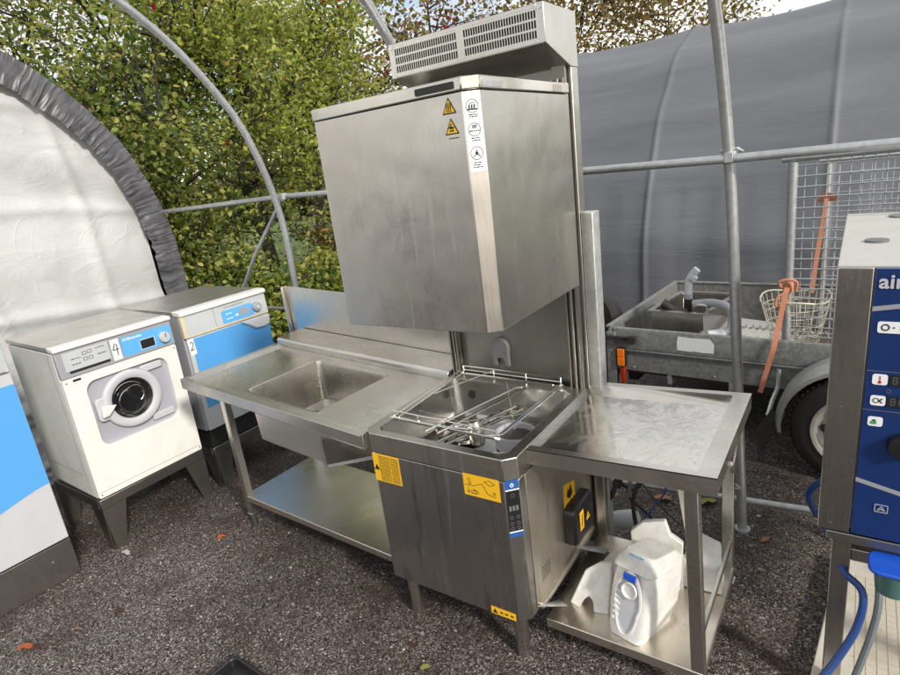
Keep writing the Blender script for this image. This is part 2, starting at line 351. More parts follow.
# arch profile of the tent frames: (inset from the leg line, height)
PROF = [(0, 0), (.0, .55), (.0, 1.1), (.005, 1.45), (.03, 1.65), (.09, 1.88), (.20, 2.15), (.37, 2.38), (.54, 2.56), (.75, 2.72), (1.05, 2.88), (1.4, 3.0), (1.8, 3.07), (2.15, 3.09)]
def smooth_path(p, it=2):
    for _ in range(it):
        q = [p[0]]
        for a, b in zip(p[:-1], p[1:]):
            q.append(tuple(x * .75 + y * .25 for x, y in zip(a, b))); q.append(tuple(x * .25 + y * .75 for x, y in zip(a, b)))
        q.append(p[-1]); p = q
    return p
PS = smooth_path(PROF, 1)
def arch(yleg, off=0.):          # list of (y,z) from the +Y foot over to the -Y foot
    a = [(yleg + off - d, z + (off if z > 2 else 0)) for d, z in PS]
    c = yleg - 2.15
    return a + [(2 * c - y, z) for y, z in reversed(a[:-1])]
# bare tube frame
fr = thing('tent_frame', 'bare galvanised tube frame of an uncovered arched tent standing round the sink unit', 'tent frame', (0, 1.15, 0))
for x, lean in ((-2.27, .06), (-.90, 0), (.50, -.07)):
    a = arch(0.0)
    ap = MB().tube([(x + lean * min(z, 2.2) / 1.65 * (1 if y > -2.15 else 1), y, z) for y, z in a], .021, 12).build('arch_pipe', 'galv', fr)
px = [(-3.66, 0, 1.685), (-2.2, .028, 1.70), (-.9, .03, 1.675), (.43, -.028 - .03, 1.655), (2.6, -.03, 1.64)]
MB().tube(px, .0165, 10).build('purlin', 'galv', fr)
MB().tube([(-3.6, -.005, .10), (-.9, .0, .09), (.0, .045, .10), (.80, .05, .145), (2.5, .05, .2)], .0155, 10).build('ground_rail', 'galv', fr)
MB().tube([(-2.235, .03, 1.68), (-2.62, .02, 1.32), (-3.42, -.01, .38), (-3.6, -.02, .16)], .0135, 8).build('brace', 'galv', fr)
MB().tube([(-2.9, .03, .94), (-2.09, .03, .945)], .013, 8).build('brace', 'galv', fr)
c = MB()
c.lathe([(.029, -.022), (.029, .022)], 16, Matrix.Translation((.430, -.025, 1.66))); c.box(.418, .448, -.075, -.04, 1.642, 1.678)
c.tube([(.395, -.02, 1.684), (.46, -.04, 1.69), (.475, -.02, 1.675)], .006, 6)
c.build('clamp', 'galv', fr, .002)
MB().lathe([(.027, -.02), (.027, .02)], 16, Matrix.Translation((-2.2, .02, 1.70))).build('clamp', 'galv', fr, .002)
MB().lathe([(.034, .0), (.034, .012)], 16, Matrix.Translation((.5, 0, 0))).build('foot_plate', 'galv', fr)

# white tent at the left: end wall + cover + gathered hem
wt = thing('storage_tent', 'tent with dirty white fabric end wall and gathered grey hem behind the washers', 'tent', (-3.62, 1.15, 0))
outer = arch(.03, .02); inner = []
cy0 = -2.15
for i, (y, z) in enumerate(outer):
    a = Vector((outer[min(i + 1, len(outer) - 1)][0] - outer[max(i - 1, 0)][0], outer[min(i + 1, len(outer) - 1)][1] - outer[max(i - 1, 0)][1])).normalized()
    inner.append((y + (-a.y) * -.0 + (-a.y) * .0, z))
def arch_at(u, off):
    n = len(outer) - 1; f = u * n; i = min(int(f), n - 1); k = f - i
    y = outer[i][0] * (1 - k) + outer[i + 1][0] * k; z = outer[i][1] * (1 - k) + outer[i + 1][1] * k
    a = Vector((outer[i + 1][0] - outer[i][0], outer[i + 1][1] - outer[i][1])).normalized()
    return y - a.y * off * 1.0, z + a.x * off, a
# arc direction runs from +Y foot upward, so the inward normal is (-a.y, +a.x)
def hem(u, v):
    off = v * (.20 + .012 * noise.noise(Vector((u * 150, 5, 0))) + .02 * noise.noise(Vector((u * 30, 5, 0))))
    y, z, a = arch_at(u, off)
    wv = u + .0025 * noise.noise(Vector((u * 60, v * 2.2, 4)))
    f1 = 1 - 2 * abs(noise.noise(Vector((wv * 165, v * .55, 0)))); f2 = 1 - 2 * abs(noise.noise(Vector((wv * 390, v * 1.3, 7))))
    k = .25 + .75 * min(1, abs(v - .25) * 1.6)
    x = .013 * k * f1 + .005 * f2 * k + .008 * noise.noise(Vector((u * 40, v * 3, 5))) + .006 * math.sin(v * math.pi)
    return (x + .02, y, max(z, 0.0))
grid_mesh('gathered_hem', hem, 2600, 12, 'tarptrim', wt)
def wallf(u, v):
    y = -4.25 + u * 4.3 + 0.0
    z = v * 3.0
    # clamp inside the arch
    def top(yy):
        best = 0
        for (a, b), (c_, d_) in zip(outer[:-1], outer[1:]):
            if min(a, c_) <= yy <= max(a, c_) and abs(c_ - a) > 1e-6: best = max(best, b + (d_ - b) * (yy - a) / (c_ - a))
        return best
    y = max(-4.16, min(y, -.13)); z = min(z, max(top(y) - .08, .3))
    n1 = noise.noise(Vector((y * .9, z * 1.1, 1))); n2 = noise.noise(Vector((y * 3.1, z * 3.7, 7)))
    low = max(0, .75 - z) / .75
    x = .05 * n1 + .012 * n2 - .05 + low * (.06 * noise.noise(Vector((y * 6, z * 9, 2))) + .05 * noise.noise(Vector((y * 14, z * 22, 4))) + .07)
    x += .022 * abs(math.sin(z * 4.6 + .5 * y + .3 * n1)) ** 40 + .022 * abs(math.sin(y * 4.6 + .35 * z + .4 + .5 * n1)) ** 40 + .006 * n2 * abs(n2)
    return (x, y, z)
grid_mesh('end_wall', wallf, 260, 190, 'fabric', wt)
cv = MB(); cv.loft([[(x, y, z) for y, z in outer] for x in (0.0, -1.5, -3, -5, -8)], False, False, closed=False)
cv.build('tent_cover', 'tarp', wt)

# long grey tunnel tent behind
dt = thing('tunnel_tent', 'long dark grey tarpaulin tunnel tent behind the trailer', 'tent', (0, 7.45, 0))
TR = 3.02
def tun(u, v):
    x = -2.6 + u * 4.25; th = math.pi * v
    s = (x - .62) / 1.53; rib = abs((s + .5) % 1 - .5) * 2     # 0 on a rib
    sag = .045 * (1 - (1 - rib) ** 2) if rib > 0 else 0
    ridge = .014 * math.exp(-(rib / .035) ** 2)
    r = TR - sag + ridge
    n = .05 * noise.noise(Vector((x * .35, th * 5.5, 0))) + .012 * noise.noise(Vector((x * .7, th * 11, 3))) + .003 * noise.noise(Vector((x * 1.6, th * 30, 9)))
    if th < .45: n += .03 * noise.noise(Vector((x * 3.5, th * 1.5, 5)))
    r += n
    return (x, -r * math.cos(th) * (1.0), r * math.sin(th))
grid_mesh('tent_cover', tun, 320, 130, 'tarp', dt)
MB().prism_x([(-TR * math.cos(math.pi * k / 24) * .985, TR * math.sin(math.pi * k / 24) * .985) for k in range(25)], -2.58, -2.55).build('end_wall', 'tarp', dt)

# ================================================================== DISHWASHER
Wd, CH, Dp = .635, .037, .63
dw = thing('hood_dishwasher', 'stainless hood dishwasher with its square hood raised, between the sink table and the side table', 'dishwasher', (0, 0, 0))
def octo(x0, x1, y0, y1, ch): return [(x0 + ch, y0), (x1 - ch, y0), (x1, y0 + ch), (x1, y1), (x0, y1), (x0, y0 + ch)]
body = MB(); ol = octo(-Wd, 0, 0, Dp, CH); il = octo(-Wd + .02, -.02, .02, Dp - .02, .03)
body.shell(ol, il, .215, .768); body.prism(il, .216, .235)
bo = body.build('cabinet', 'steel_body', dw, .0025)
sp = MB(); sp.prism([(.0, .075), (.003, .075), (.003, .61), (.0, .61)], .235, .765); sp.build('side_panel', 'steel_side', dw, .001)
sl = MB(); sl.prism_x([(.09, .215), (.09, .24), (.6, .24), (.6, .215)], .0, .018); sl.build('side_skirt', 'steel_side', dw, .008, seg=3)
rim = MB(); o2 = octo(-Wd - .002, .002, -.002, Dp, CH); i2 = octo(-Wd + .042, -.04, .035, Dp - .06, .02)
rim.shell(o2, i2, .772, .85); rim.build('top_rim', 'steel', dw, .003)
# tub with rounded corners, sloping sump
tub = MB(); loops = []
for z, ins, r in ((.848, 0, .03), (.80, .004, .04), (.70, .02, .06), (.682, .045, .07), (.672, .10, .08), (.655, .19, .05)):
    loops.append([(x, y, z) for x, y in rrect(-Wd + .042 + ins, -.04 - ins, .035 + ins, Dp - .06 - ins * .9, r)])
tub.loft(loops, False, True); tub.build('wash_tub', 'steel_shiny', dw)
for (x, y, r) in ((-.46, .40, .085), (-.50, .20, .10)):
    MB().lathe([(r, .672), (r, .686), (r * .93, .690), (r * .55, .688)], 40, Matrix.Translation((x, y, 0)), False).build('tub_dish', 'steel_shiny', dw)
def strainer(x, y, z, r, m='lgrey'):
    s = MB(); s.lathe([(r, z - .05), (r, z), (r * .95, z + .008), (r * .86, z + .006), (r * .83, z - .016)], 40, Matrix.Translation((x, y, 0)), False, False)
    s = s.build('strainer', m, dw)
    k = MB(); k.lathe([(r * .84, z - .018), (r * .84, z - .014)], 32, Matrix.Translation((x, y, 0)));
    k.build('strainer_mesh', 'steel_dark', s)
    h = MB()
    for i in range(-6, 7):
        for j in range(-6, 7):
            if math.hypot(i, j) * .0105 < r * .74: h.lathe([(.0033, z - .0138), (.0033, z - .0132)], 6, Matrix.Translation((x + i * .0105, y + j * .0105, 0)))
    h.build('strainer_hole', 'darkvoid', s)['kind'] = 'stuff'
strainer(-.225, .43, .71, .085); strainer(-.125, .12, .765, .055, 'whiteplastic')
wa = MB(); 
a, b_ = Vector((-.42, .10, .765)), Vector((-.265, .545, .765)); d = (b_ - a).normalized(); n = Vector((-d.y, d.x, 0))
for sgn in (-1, 1): wa.tube([a + n * .021 * sgn, b_ + n * .021 * sgn], .0085, 8)
wa.lathe([(.03, .70), (.03, .775), (.022, .785), (.012, .80)], 16, Matrix.Translation(((a + b_) / 2).xy.to_3d()))
wa.build('wash_arm', 'wire', dw)
ho = MB()
for k in range(9):
    if k == 4: continue
    p = a + (b_ - a) * (k + .5) / 9
    for sgn in (-1, 1): q = p + n * .021 * sgn; ho = MB(); ho.box(q.x - .004, q.x + .004, q.y - .007, q.y + .007, .772, .7745); ho.build('spray_hole', 'darkvoid', dw)
MB().lathe([(.016, 0), (.018, .01), (.012, .03)], 10, Matrix.Translation((-.345, .32, .785))).build('hub_knob', 'soil', dw)
MB().lathe([(.02, 0), (.02, .004)], 12, Matrix.Translation((-.505, .565, .785)) @ Matrix.Rotation(R(90), 4, 'X')).build('drain_hole', 'darkvoid', dw)
# legs
for x, y in ((-Wd + .07, .07), (-.07, .07), (-Wd + .07, Dp - .07), (-.07, Dp - .07)):
    MB().lathe([(.021, 0), (.024, .012), (.024, .11), (.027, .12), (.027, .218)], 20, Matrix.Translation((x, y, 0))).build('leg', 'steel', dw)
# corner flaps at the bottom edge of the right side
MB().add([(.015, .05, .262), (.075, .16, .20), (.02, .20, .175), (.02, .13, .215), (.015, .05, .255)], [(0, 1, 2, 3)]).build('corner_bracket', 'galv_light', dw).modifiers.new('t', 'SOLIDIFY').thickness = .003
MB().add([(.015, .40, .262), (.09, .50, .19), (.09, .56, .17), (.02, .54, .18)], [(0, 1, 2, 3)]).build('corner_bracket', 'galv_light', dw).modifiers.new('t', 'SOLIDIFY').thickness = .003
# hood
hd = MB(); HB, HT = 1.2708, 1.944; ho_ = octo(-Wd, 0, 0, Dp, CH); hi_ = octo(-Wd + .025, -.025, .025, Dp - .02, .03)
hd.loft([[(x, y, z) for x, y in pl] for pl, z in ((hi_, 1.90), (hi_, HB), (ho_, HB), (ho_, HT))], True, True)
hood = hd.build('hood', 'steel_hood', dw, .0025)
lid = MB(); lid.prism(octo(-Wd - .003, .003, -.003, Dp + .001, CH), HT + .003, 1.9805); lid.build('hood_lid', 'steel_lid', dw, .003)
F = Plane((0, 0, 0), (1, 0, 0), (0, 0, 1)); F2 = Plane((0, -.003, 0), (1, 0, 0), (0, 0, 1)); S = Plane((0, 0, 0), (0, 1, 0), (0, 0, 1)); S2 = Plane((.003, 0, 0), (0, 1, 0), (0, 0, 1))
CHP = Plane((-CH, 0, 0), (1, 1, 0), (0, 0, 1)); CHW = CH * math.sqrt(2)
m = MB(); F2.rr(m, -.185, -.055, 1.953, 1.972, .004, 1, .004); m.build('grip_strip', 'black', dw)
m = MB(); S2.rr(m, .045, .155, 1.952, 1.968, .002, 1, .004); m.build('grip_strip', 'galv_light', dw)
m = MB(); S2.rr(m, .50, .565, 1.950, 1.972, .002, 0, .002); m.build('name_plate', 'steel_side', dw)
m = MB(); CHP2 = Plane((-CH, -.003, 0), (1, 1, 0), (0, 0, 1)); CHP2.rect(m, .006, CHW - .002, 1.95, 1.976, 1, .006); m.build('corner_cap', 'steel_dark', dw)
m = MB()
for k in range(11): CHP2.rect(m, .009 + k * .0032, .0105 + k * .0032, 1.953, 1.964, 2)
m.build('corner_print', 'inkwhite', dw)
# hood warning triangles
def tri(pl, a, b, s, par, sym):
    m = MB(); pl.poly(m, [(a, b), (a + s, b), (a + s / 2, b + s * .92)], 0); w = m.build('warning_sticker', 'ink', par)
    m = MB(); k = s * .075; pl.poly(m, [(a + k * 1.6, b + k), (a + s - k * 1.6, b + k), (a + s / 2, b + s * .92 - k * 1.9)], 1); m.build('warning_face', 'yellow', w)
    m = MB()
    if sym == 'heat':
        for i in (-1, 0, 1):
            for j in range(4): pl.rect(m, a + s / 2 + i * s * .13 - s * .03 + (.03 * s if j % 2 else 0), a + s / 2 + i * s * .13 + s * .02 + (.03 * s if j % 2 else 0), b + s * (.22 + j * .1), b + s * (.33 + j * .1), 2)
        pl.rect(m, a + s * .28, a + s * .72, b + s * .14, b + s * .18, 2)
    elif sym == 'hand':
        pl.poly(m, [(a + s * .3, b + s * .36), (a + s * .62, b + s * .30), (a + s * .72, b + s * .40), (a + s * .5, b + s * .46), (a + s * .4, b + s * .5)], 2)
        pl.rect(m, a + s * .36, a + s * .66, b + s * .18, b + s * .25, 2); pl.poly(m, [(a + s * .5, b + s * .5), (a + s * .58, b + s * .62), (a + s * .42, b + s * .58)], 2)
    else:
        pl.rect(m, a + s * .46, a + s * .54, b + s * .3, b + s * .62, 2); pl.rect(m, a + s * .46, a + s * .54, b + s * .15, b + s * .23, 2)
    m.build('warning_symbol', 'ink', w)
tri(F, -.103, 1.893, .046, dw, 'heat'); tri(F, -.101, 1.840, .046, dw, 'hand')
rn = random.Random(3)
m = MB(); F.scribble(m, -.090, -.058, 1.829, .003, rn, 0); m.build('small_print', 'ink', dw)
m = MB(); CHP.rect(m, .004, CHW - .003, 1.735, 1.940, 0); st = m.build('info_sticker', 'stickerwhite', dw)
m = MB(); cxm = CHW / 2
for zz in (1.905, 1.845, 1.784): CHP.ring(m, cxm, zz, .0175, .0014, 1)
for i in (-1, 0, 1): CHP.line(m, (cxm + i * .007 - .002, 1.899), (cxm + i * .007, 1.909), .004, 1)
CHP.rect(m, cxm - .013, cxm + .013, 1.895, 1.8985, 1); CHP.rect(m, cxm - .008, cxm + .008, 1.912, 1.9135, 1)
for i in range(3): CHP.rect(m, cxm - .006, cxm + .007, 1.849 + i * .003, 1.8508 + i * .003, 1)
CHP.scribble(m, cxm - .014, cxm + .014, 1.8405, .0028, rn)
CHP.line(m, (cxm, 1.794), (cxm, 1.782), .002, 1); CHP.line(m, (cxm, 1.782), (cxm - .010, 1.775), .0022, 1); CHP.line(m, (cxm, 1.782), (cxm + .010, 1.775), .0022, 1); CHP.disc(m, cxm, 1.784, .0045, 1)
for zz in (1.882, 1.877, 1.822, 1.816, 1.758, 1.752, 1.746):
    CHP.scribble(m, cxm - .013 + rn.uniform(0, .005), cxm + .014 - rn.uniform(0, .004), zz, .0024, rn)
m.build('info_print', 'ink', st)
# front labels
m = MB(); F.rect(m, -.633 + .03, -.476, .652, .768, 0); yl = m.build('warning_label', 'yellow', dw)
m = MB()
for k in range(15): F.scribble(m, -.566, -.520, .658 + k * .0071, .0024, rn); F.scribble(m, -.515, -.480, .658 + k * .0071, .0024, rn)
F.poly(m, [(-.600, .700), (-.574, .700), (-.587, .723)], 1); F.rect(m, -.571, -.5695, .656, .764, 1)
m.build('label_print', 'ink', yl)
m = MB(); F.rect(m, -.194, -.054, .690, .772, 0); yl = m.build('instruction_label', 'yellow', dw)
m = MB()
for q in ((-.170, .752, .006), (-.168, .738, .005), (-.075, .718, .005)): F.ring(m, *q, .0012, 1, 10)
F.line(m, (-.185, .705), (-.165, .705), .0012, 1); F.line(m, (-.175, .698), (-.175, .722), .0012, 1)
for p, q in (((-.155, .73), (-.12, .745)), ((-.12, .745), (-.10, .71)), ((-.10, .71), (-.07, .705)), ((-.11, .755), (-.09, .763)), ((-.09, .763), (-.07, .752)), ((-.07, .752), (-.09, .743)), ((-.09, .743), (-.11, .755)), ((-.155, .72), (-.135, .703)), ((-.19, .73), (-.155, .73))): F.line(m, p, q, .0013, 1)
F.scribble(m, -.165, -.14, .710, .003, rn); F.scribble(m, -.165, -.14, .700, .003, rn)
m.build('label_print', 'ink', yl)
m = MB(); F.rect(m, -.144, -.045, .217, .246, 0); yl = m.build('warning_label', 'yellow', dw)
m = MB(); F.poly(m, [(-.138, .222), (-.118, .222), (-.128, .240)], 1)
for x in (-.108, -.088, -.066): F.poly(m, [(x, .229), (x + .011, .227), (x + .013, .233), (x + .002, .235)], 1)
m.build('label_print', 'ink', yl)
# control panel on the chamfer
m = MB(); CHP.rect(m, .003, CHW - .003, .560, .772, 0); cp = m.build('control_panel', 'labelblue', dw)
m = MB(); CHP.rect(m, .003, CHW - .003, .581, .735, 1); m.build('display', 'black', cp)
m = MB(); CHP.rect(m, .003, CHW - .003, .735, .739, 2); m.build('panel_line', 'inkwhite', cp)
m = MB(); CHP.rect(m, .003, CHW - .003, .578, .582, 2); m.build('panel_line', 'inkwhite', cp)
m = MB(); CHP.ring(m, cxm, .753, .0065, .0022, 1); CHP.line(m, (cxm, .753), (cxm, .762), .002, 1)
m.build('panel_mark', 'inkwhite', cp)
m = MB()
for zz in (.635, .612, .594):
    for xx in (-.011, .011): CHP.ring(m, cxm + xx, zz, .006, .0012, 2, 10)
m.build('panel_symbol', 'inkgrey', cp)
m = MB(); CHP.ring(m, cxm, .716, .007, .0012, 2, 12); m.build('panel_symbol', 'inkgrey', cp)
m = MB()
for i in range(3): CHP.rect(m, cxm - .016 + i * .0115, cxm - .008 + i * .0115, .660, .678, 2)
m.build('panel_symbol', 'inkgrey', cp)
# right side marks, isolator box
m = MB(); S2.poly(m, [(.345, .470), (.352, .566), (.448, .540), (.448, .448)], 0); yl = m.build('warning_label', 'yellow', dw)
m = MB(); S2.poly(m, [(.372, .505), (.385, .540), (.395, .520), (.410, .545), (.425, .50), (.40, .485)], 1); S2.poly(m, [(.425, .47), (.44, .47), (.433, .485)], 1); S2.scribble(m, .36, .42, .475, .004, rn)
m.build('label_print', 'ink', yl)
iso = MB(); iso.loft([[(x, y, z) for y, z in rrect(.33, .52, .315, .475, .025)] for x in (.003, .04)] + [[(.05, y, z) for y, z in rrect(.34, .51, .325, .465, .022)]], True, True)
iso = iso.build('isolator_box', 'black', dw, .003)
IP = Plane((.050, 0, 0), (0, 1, 0), (0, 0, 1))
m = MB(); IP.rect(m, .375, .410, .365, .445, 0); m.build('warning_label', 'yellow', iso)
m = MB(); IP.poly(m, [(.435, .378), (.470, .378), (.4525, .408)], 0); m.build('warning_label', 'yellow', iso)
m = MB(); IP.line(m, (.39, .378), (.395, .432), .006, 1); IP.line(m, (.4525, .384), (.4525, .398), .004, 1); m.build('label_print', 'ink', iso)
m = MB(); S2.rect(m, .125, .20, .30, .375, 0); q_ = m.build('rating_plate', 'steel_side', dw)
m = MB()
for k in range(5): S2.scribble(m, .13, .195, .308 + k * .012, .003, rn, 1)
m.build('plate_print', 'ink', q_)
# back panel, posts, column, fan box
MB().box(-.595, -.06, .658, .664, .80, 2.2).build('back_panel', 'steel_dark', dw)
for x0, x1 in ((-.633, -.592), (-.062, -.012)):
    pp = MB(); pp.box(x0, x1, .640, .655, .72, 2.06); pp.box(x0, x0 + .008, .62, .64, .72, 2.0); pp.box(x1 - .008, x1, .62, .64, .72, 2.0); pp.tube([((x0 + x1) / 2, .626, .73), ((x0 + x1) / 2, .626, 2.0)], .007, 8)
    pp.build('guide_post', 'steel_dark', dw, .001)
dc = MB(); dc.box(-.632, .0, .668, .725, .10, 2.205); dc.build('rear_duct', 'steel_hood', dw, .002)
sc_ = MB(); sc_.prism([(.002, .672), (.052, .655), (.055, .66), (.055, .72), (.002, .725)], .06, 1.535); sc_.build('side_cover', 'galv_light', dw, .002)
brk = MB(); pts = [(-.345, .905), (-.345, .955)] + [(-.384 + .042 * math.cos(a), .985 + .045 * math.sin(a)) for a in [R(x) for x in range(0, 181, 20)]] + [(-.424, .905), (-.405, .905), (-.405, .93), (-.395, .942), (-.375, .942), (-.365, .93), (-.365, .905)]
brk.prism_y([(x, z) for x, z in pts], .635, .657); brk = brk.build('arm_bracket', 'bracketgrey', dw, .003)
m = MB(); m.lathe([(.005, 0), (.005, .004)], 10, Matrix.Translation((-.352, .635, .975)) @ Matrix.Rotation(R(90), 4, 'X')); m.build('screw', 'wire', brk)
fb = MB()
prof = [(.467, 2.095), (.467, 2.212), (.724, 2.2125), (.724, 2.035), (.66, 2.035)]
fb.prism_x(prof, -.628, -.604); fb.prism_x(prof, -.022, .003)
fb.add([(-.604, .467, 2.212), (-.022, .467, 2.212), (-.022, .724, 2.2125), (-.604, .724, 2.2125)], [(0, 1, 2, 3)])
fb.prism_x([(.467, 2.095), (.467, 2.099), (.66, 2.039), (.66, 2.035)], -.604, -.022)
fb.prism_x([(.467, 2.198), (.467, 2.2115), (.50, 2.2115), (.50, 2.198)], -.604, -.022); fb.prism_x([(.4665, 2.096), (.4665, 2.107), (.475, 2.107), (.475, 2.096)], -.604, -.022)
fbx = fb.build('fan_box', 'steel_hood', dw, .002)
MB().box(-.604, -.022, .476, .482, 2.104, 2.202).build('fan_cavity', 'darkvoid', fbx)
gr = MB()
for bx0, bx1 in ((-.602, -.325), (-.300, -.024)):
    k = bx0
    while k < bx1:
        gr.box(k, k + .0034, .4665, .469, 2.105, 2.20); k += .0098
for z in (2.105, 2.134, 2.163, 2.192): gr.box(-.604, -.022, .4660, .4695, z, z + .0065)
gr.box(-.325, -.300, .4662, .4692, 2.105, 2.2)
gr.build('grille', 'steel_hood', fbx)
for x in (-.615, -.012):
    MB().lathe([(.006, 0), (.006, .003)], 10, Matrix.Translation((x, .467, 2.198)) @ Matrix.Rotation(R(90), 4, 'X')).build('screw', 'wire', fbx)

# wire rack frame on the tub
rk = thing('wire_rack', 'loose wire rack frame lying across the open wash tub of the dishwasher', 'wire rack', (-.34, .34, .855))
def rw(pts, r=.0028): return [(x + .34, y - .34, z - .855) for x, y, z in pts], r
def rackwire(name, lines, r=.0036):
    m = MB()
    for ln in lines: m.tube([(x + .34, y - .34, z - .855) for x, y, z in ln], r, 6)
    return m.build(name, 'wire', rk)
rackwire('side_rail', [[(-.59, .125, .858), (-.582, .11, .868), (-.11, .095, .868), (-.10, .103, .862), (-.105, .113, .858), (-.58, .135, .858)], [(-.575, .12, .857), (-.12, .105, .857)]])
rackwire('side_rail', [[(-.59, .615, .860), (-.585, .635, .87), (-.10, .618, .87), (-.092, .606, .862), (-.10, .598, .86), (-.585, .612, .86)], [(-.55, .60, .868), (-.12, .585, .868)]])
rackwire('cross_rail', [[(-.135, .10, .866), (-.095, .12, .872), (-.075, .585, .872)], [(-.155, .10, .866), (-.11, .12, .868), (-.092, .585, .872)], [(-.075, .56, .875), (-.03, .54, .858)]])
rackwire('cross_rail', [[(-.385, .07, .872), (-.375, .055, .868), (-.235, .47, .885), (-.215, .50, .880)], [(-.335, .07, .872), (-.325, .058, .868), (-.19, .48, .885)], [(-.36, .10, .87), (-.21, .12, .87)]], .005)
rackwire('cross_rail', [[(-.575, .115, .866), (-.59, .61, .872)], [(-.56, .115, .86), (-.572, .61, .866)]])
rackwire('side_rail', [[(-.58, .13, .885), (-.115, .112, .885)], [(-.58, .13, .858), (-.58, .13, .885)], [(-.46, .126, .858), (-.46, .126, .885)], [(-.34, .12, .858), (-.34, .12, .885)], [(-.22, .116, .858), (-.22, .116, .885)], [(-.115, .112, .858), (-.115, .112, .885)]], .003)
rackwire('side_rail', [[(-.58, .63, .89), (-.10, .615, .89)], [(-.58, .63, .86), (-.58, .63, .89)], [(-.42, .625, .86), (-.42, .625, .89)], [(-.26, .62, .86), (-.26, .62, .89)], [(-.10, .615, .86), (-.10, .615, .89)]], .003)
rackwire('loose_rod', [[(-.545, .35, .872), (-.395, .60, .90)], [(-.30, .15, .872), (-.11, .36, .845)], [(-.51, .20, .865), (-.475, .42, .72)], [(-.32, .56, .868), (-.22, .42, .73)]], .0022)

# ================================================================== LEFT SINK TABLE
lt = thing('sink_table', 'long stainless steel sink table with backsplash and lower shelf, left of the raised hood', 'sink table', (-.635, -.011, 0), (0, 0, -.0482))
lift = lambda v: Vector((v.x, v.y, v.z + .833 + .0512 * (-v.x)))
LL = 1.285
tb = MB(lift); X0, X1, Y1 = -LL, .008, .60; sx0, sx1, sy0, sy1 = -.845, -.345, .085, .53
tb.box(X0, X1, 0, .004, -.052, -.001); tb.box(X0, X1, .0, .030, -.004, 0); tb.box(X0, X0 + .004, .0041, .8, -.052, -.001); tb.box(X0, X0 + .035, .0302, .6, -.004, 0)
tb.box(X0 + .035, sx0, .0302, Y1, -.016, -.012); tb.box(sx1, X1 - .01, .0302, Y1, -.016, -.012)
tb.box(sx0, sx1, .0302, sy0, -.016, -.012); tb.box(sx0, sx1, sy1, Y1, -.016, -.012)
tb.prism_x([(.0302, -.004), (.031, -.0005), (.043, -.0118), (.042, -.0150)], X0 + .03, X1 - .01)
tb.loft([[(X0 + .035, .03, -.001), (X0 + .035, .60, -.001)], [(X0 + .075, .043, -.0118), (X0 + .075, .6, -.0118)]], False, False, closed=False)
tb.box(X1 - .012, X1, .0, .06, -.052, .010); tb.box(X1 - .010, X1 - .004, .06, .6, -.05, .004)
tb.build('tabletop', 'steel_top', lt, .0015)
db = MB(lift); db.box(sx1 + .004, -.02, .045, .58, -.0118, -.0095); db.build('drainboard', 'steel_top', lt, .002)
sk = MB(lift)
def rl(ins, r, z): return [(x, y, z) for x, y in rrect(sx0 + ins, sx1 - ins, sy0 + ins, sy1 - ins, r, 6)]
sk.loft([rl(-.006, .035, -.0105), rl(.0, .032, -.013), rl(.004, .03, -.03), rl(.01, .035, -.225), rl(.04, .05, -.243), rl(.15, .05, -.248)], False, True)
sk.build('sink_basin', 'steel', lt)
so = MB(lift); so.loft([rl(-.004, .034, -.018), rl(.004, .036, -.258), rl(.022, .05, -.277)], False, True); so.build('basin_outside', 'steel_bright', lt)
MB(lift).lathe([(.009, 0), (.009, .003)], 12, Matrix.Translation((sx0 + .17, sy1 - .008, -.07)) @ Matrix.Rotation(R(90), 4, 'X')).build('overflow_hole', 'wire', lt)
ld = MB(lift); ld.prism_x([(.602, -.05), (.602, .018), (.612, .03), (.79, .036), (.79, -.05)], X0 + .002, -.04); ld.build('rear_ledge', 'steel_top', lt, .003)
bs = MB(lift); bs.prism([(X0 - .10, .795), (-.02, .795), (-.02, .815), (X0 - .10, .815)], .0, .285); bs.box(X0 - .10, X0 - .085, .77, .795, .0, .285)
bs.build('backsplash', 'steel_hood', lt, .004)
sb = MB(lift); sb.loft([[(-.33, .07, -.262), (-.33, .09, -.262), (.02, .09, -.12), (.02, .07, -.12)], [(-.33, .07, -.25), (-.33, .09, -.25), (.02, .09, -.10), (.02, .07, -.10)]]); sb.build('slanted_guide', 'galv_light', lt)
ap_ = MB(lift); ap_.add([(-.34, .072, -.04), (.0, .072, -.05), (.0, .072, -.11), (-.33, .072, -.25)], [(0, 1, 2, 3)]); ap_.build('basin_apron', 'steel', lt).modifiers.new('t', 'SOLIDIFY').thickness = .003
sh = MB(); sh.box(-1.165, .0, .115, .60, .162, .196); sh.build('lower_shelf', 'shelfsteel', lt, .003)
for x, y in ((-1.168, .112), (-1.168, .60), (-.06, .112 + .4), (-.06, .60)):
    lg = MB(); lg.box(x - .0, x + .037, y, y + .037, .085, .835 + .0512 * -x - .048); lg = lg.build('leg', 'steel', lt, .003)
    MB().lathe([(.012, 0), (.012, .085)], 12, Matrix.Translation((x + .018, y + .018, 0))).build('foot', 'steel_dark', lg)
    MB().box(x - .003, x + .040, y - .003, y + .040, .078, .086).build('foot_collar', 'wire', lg)

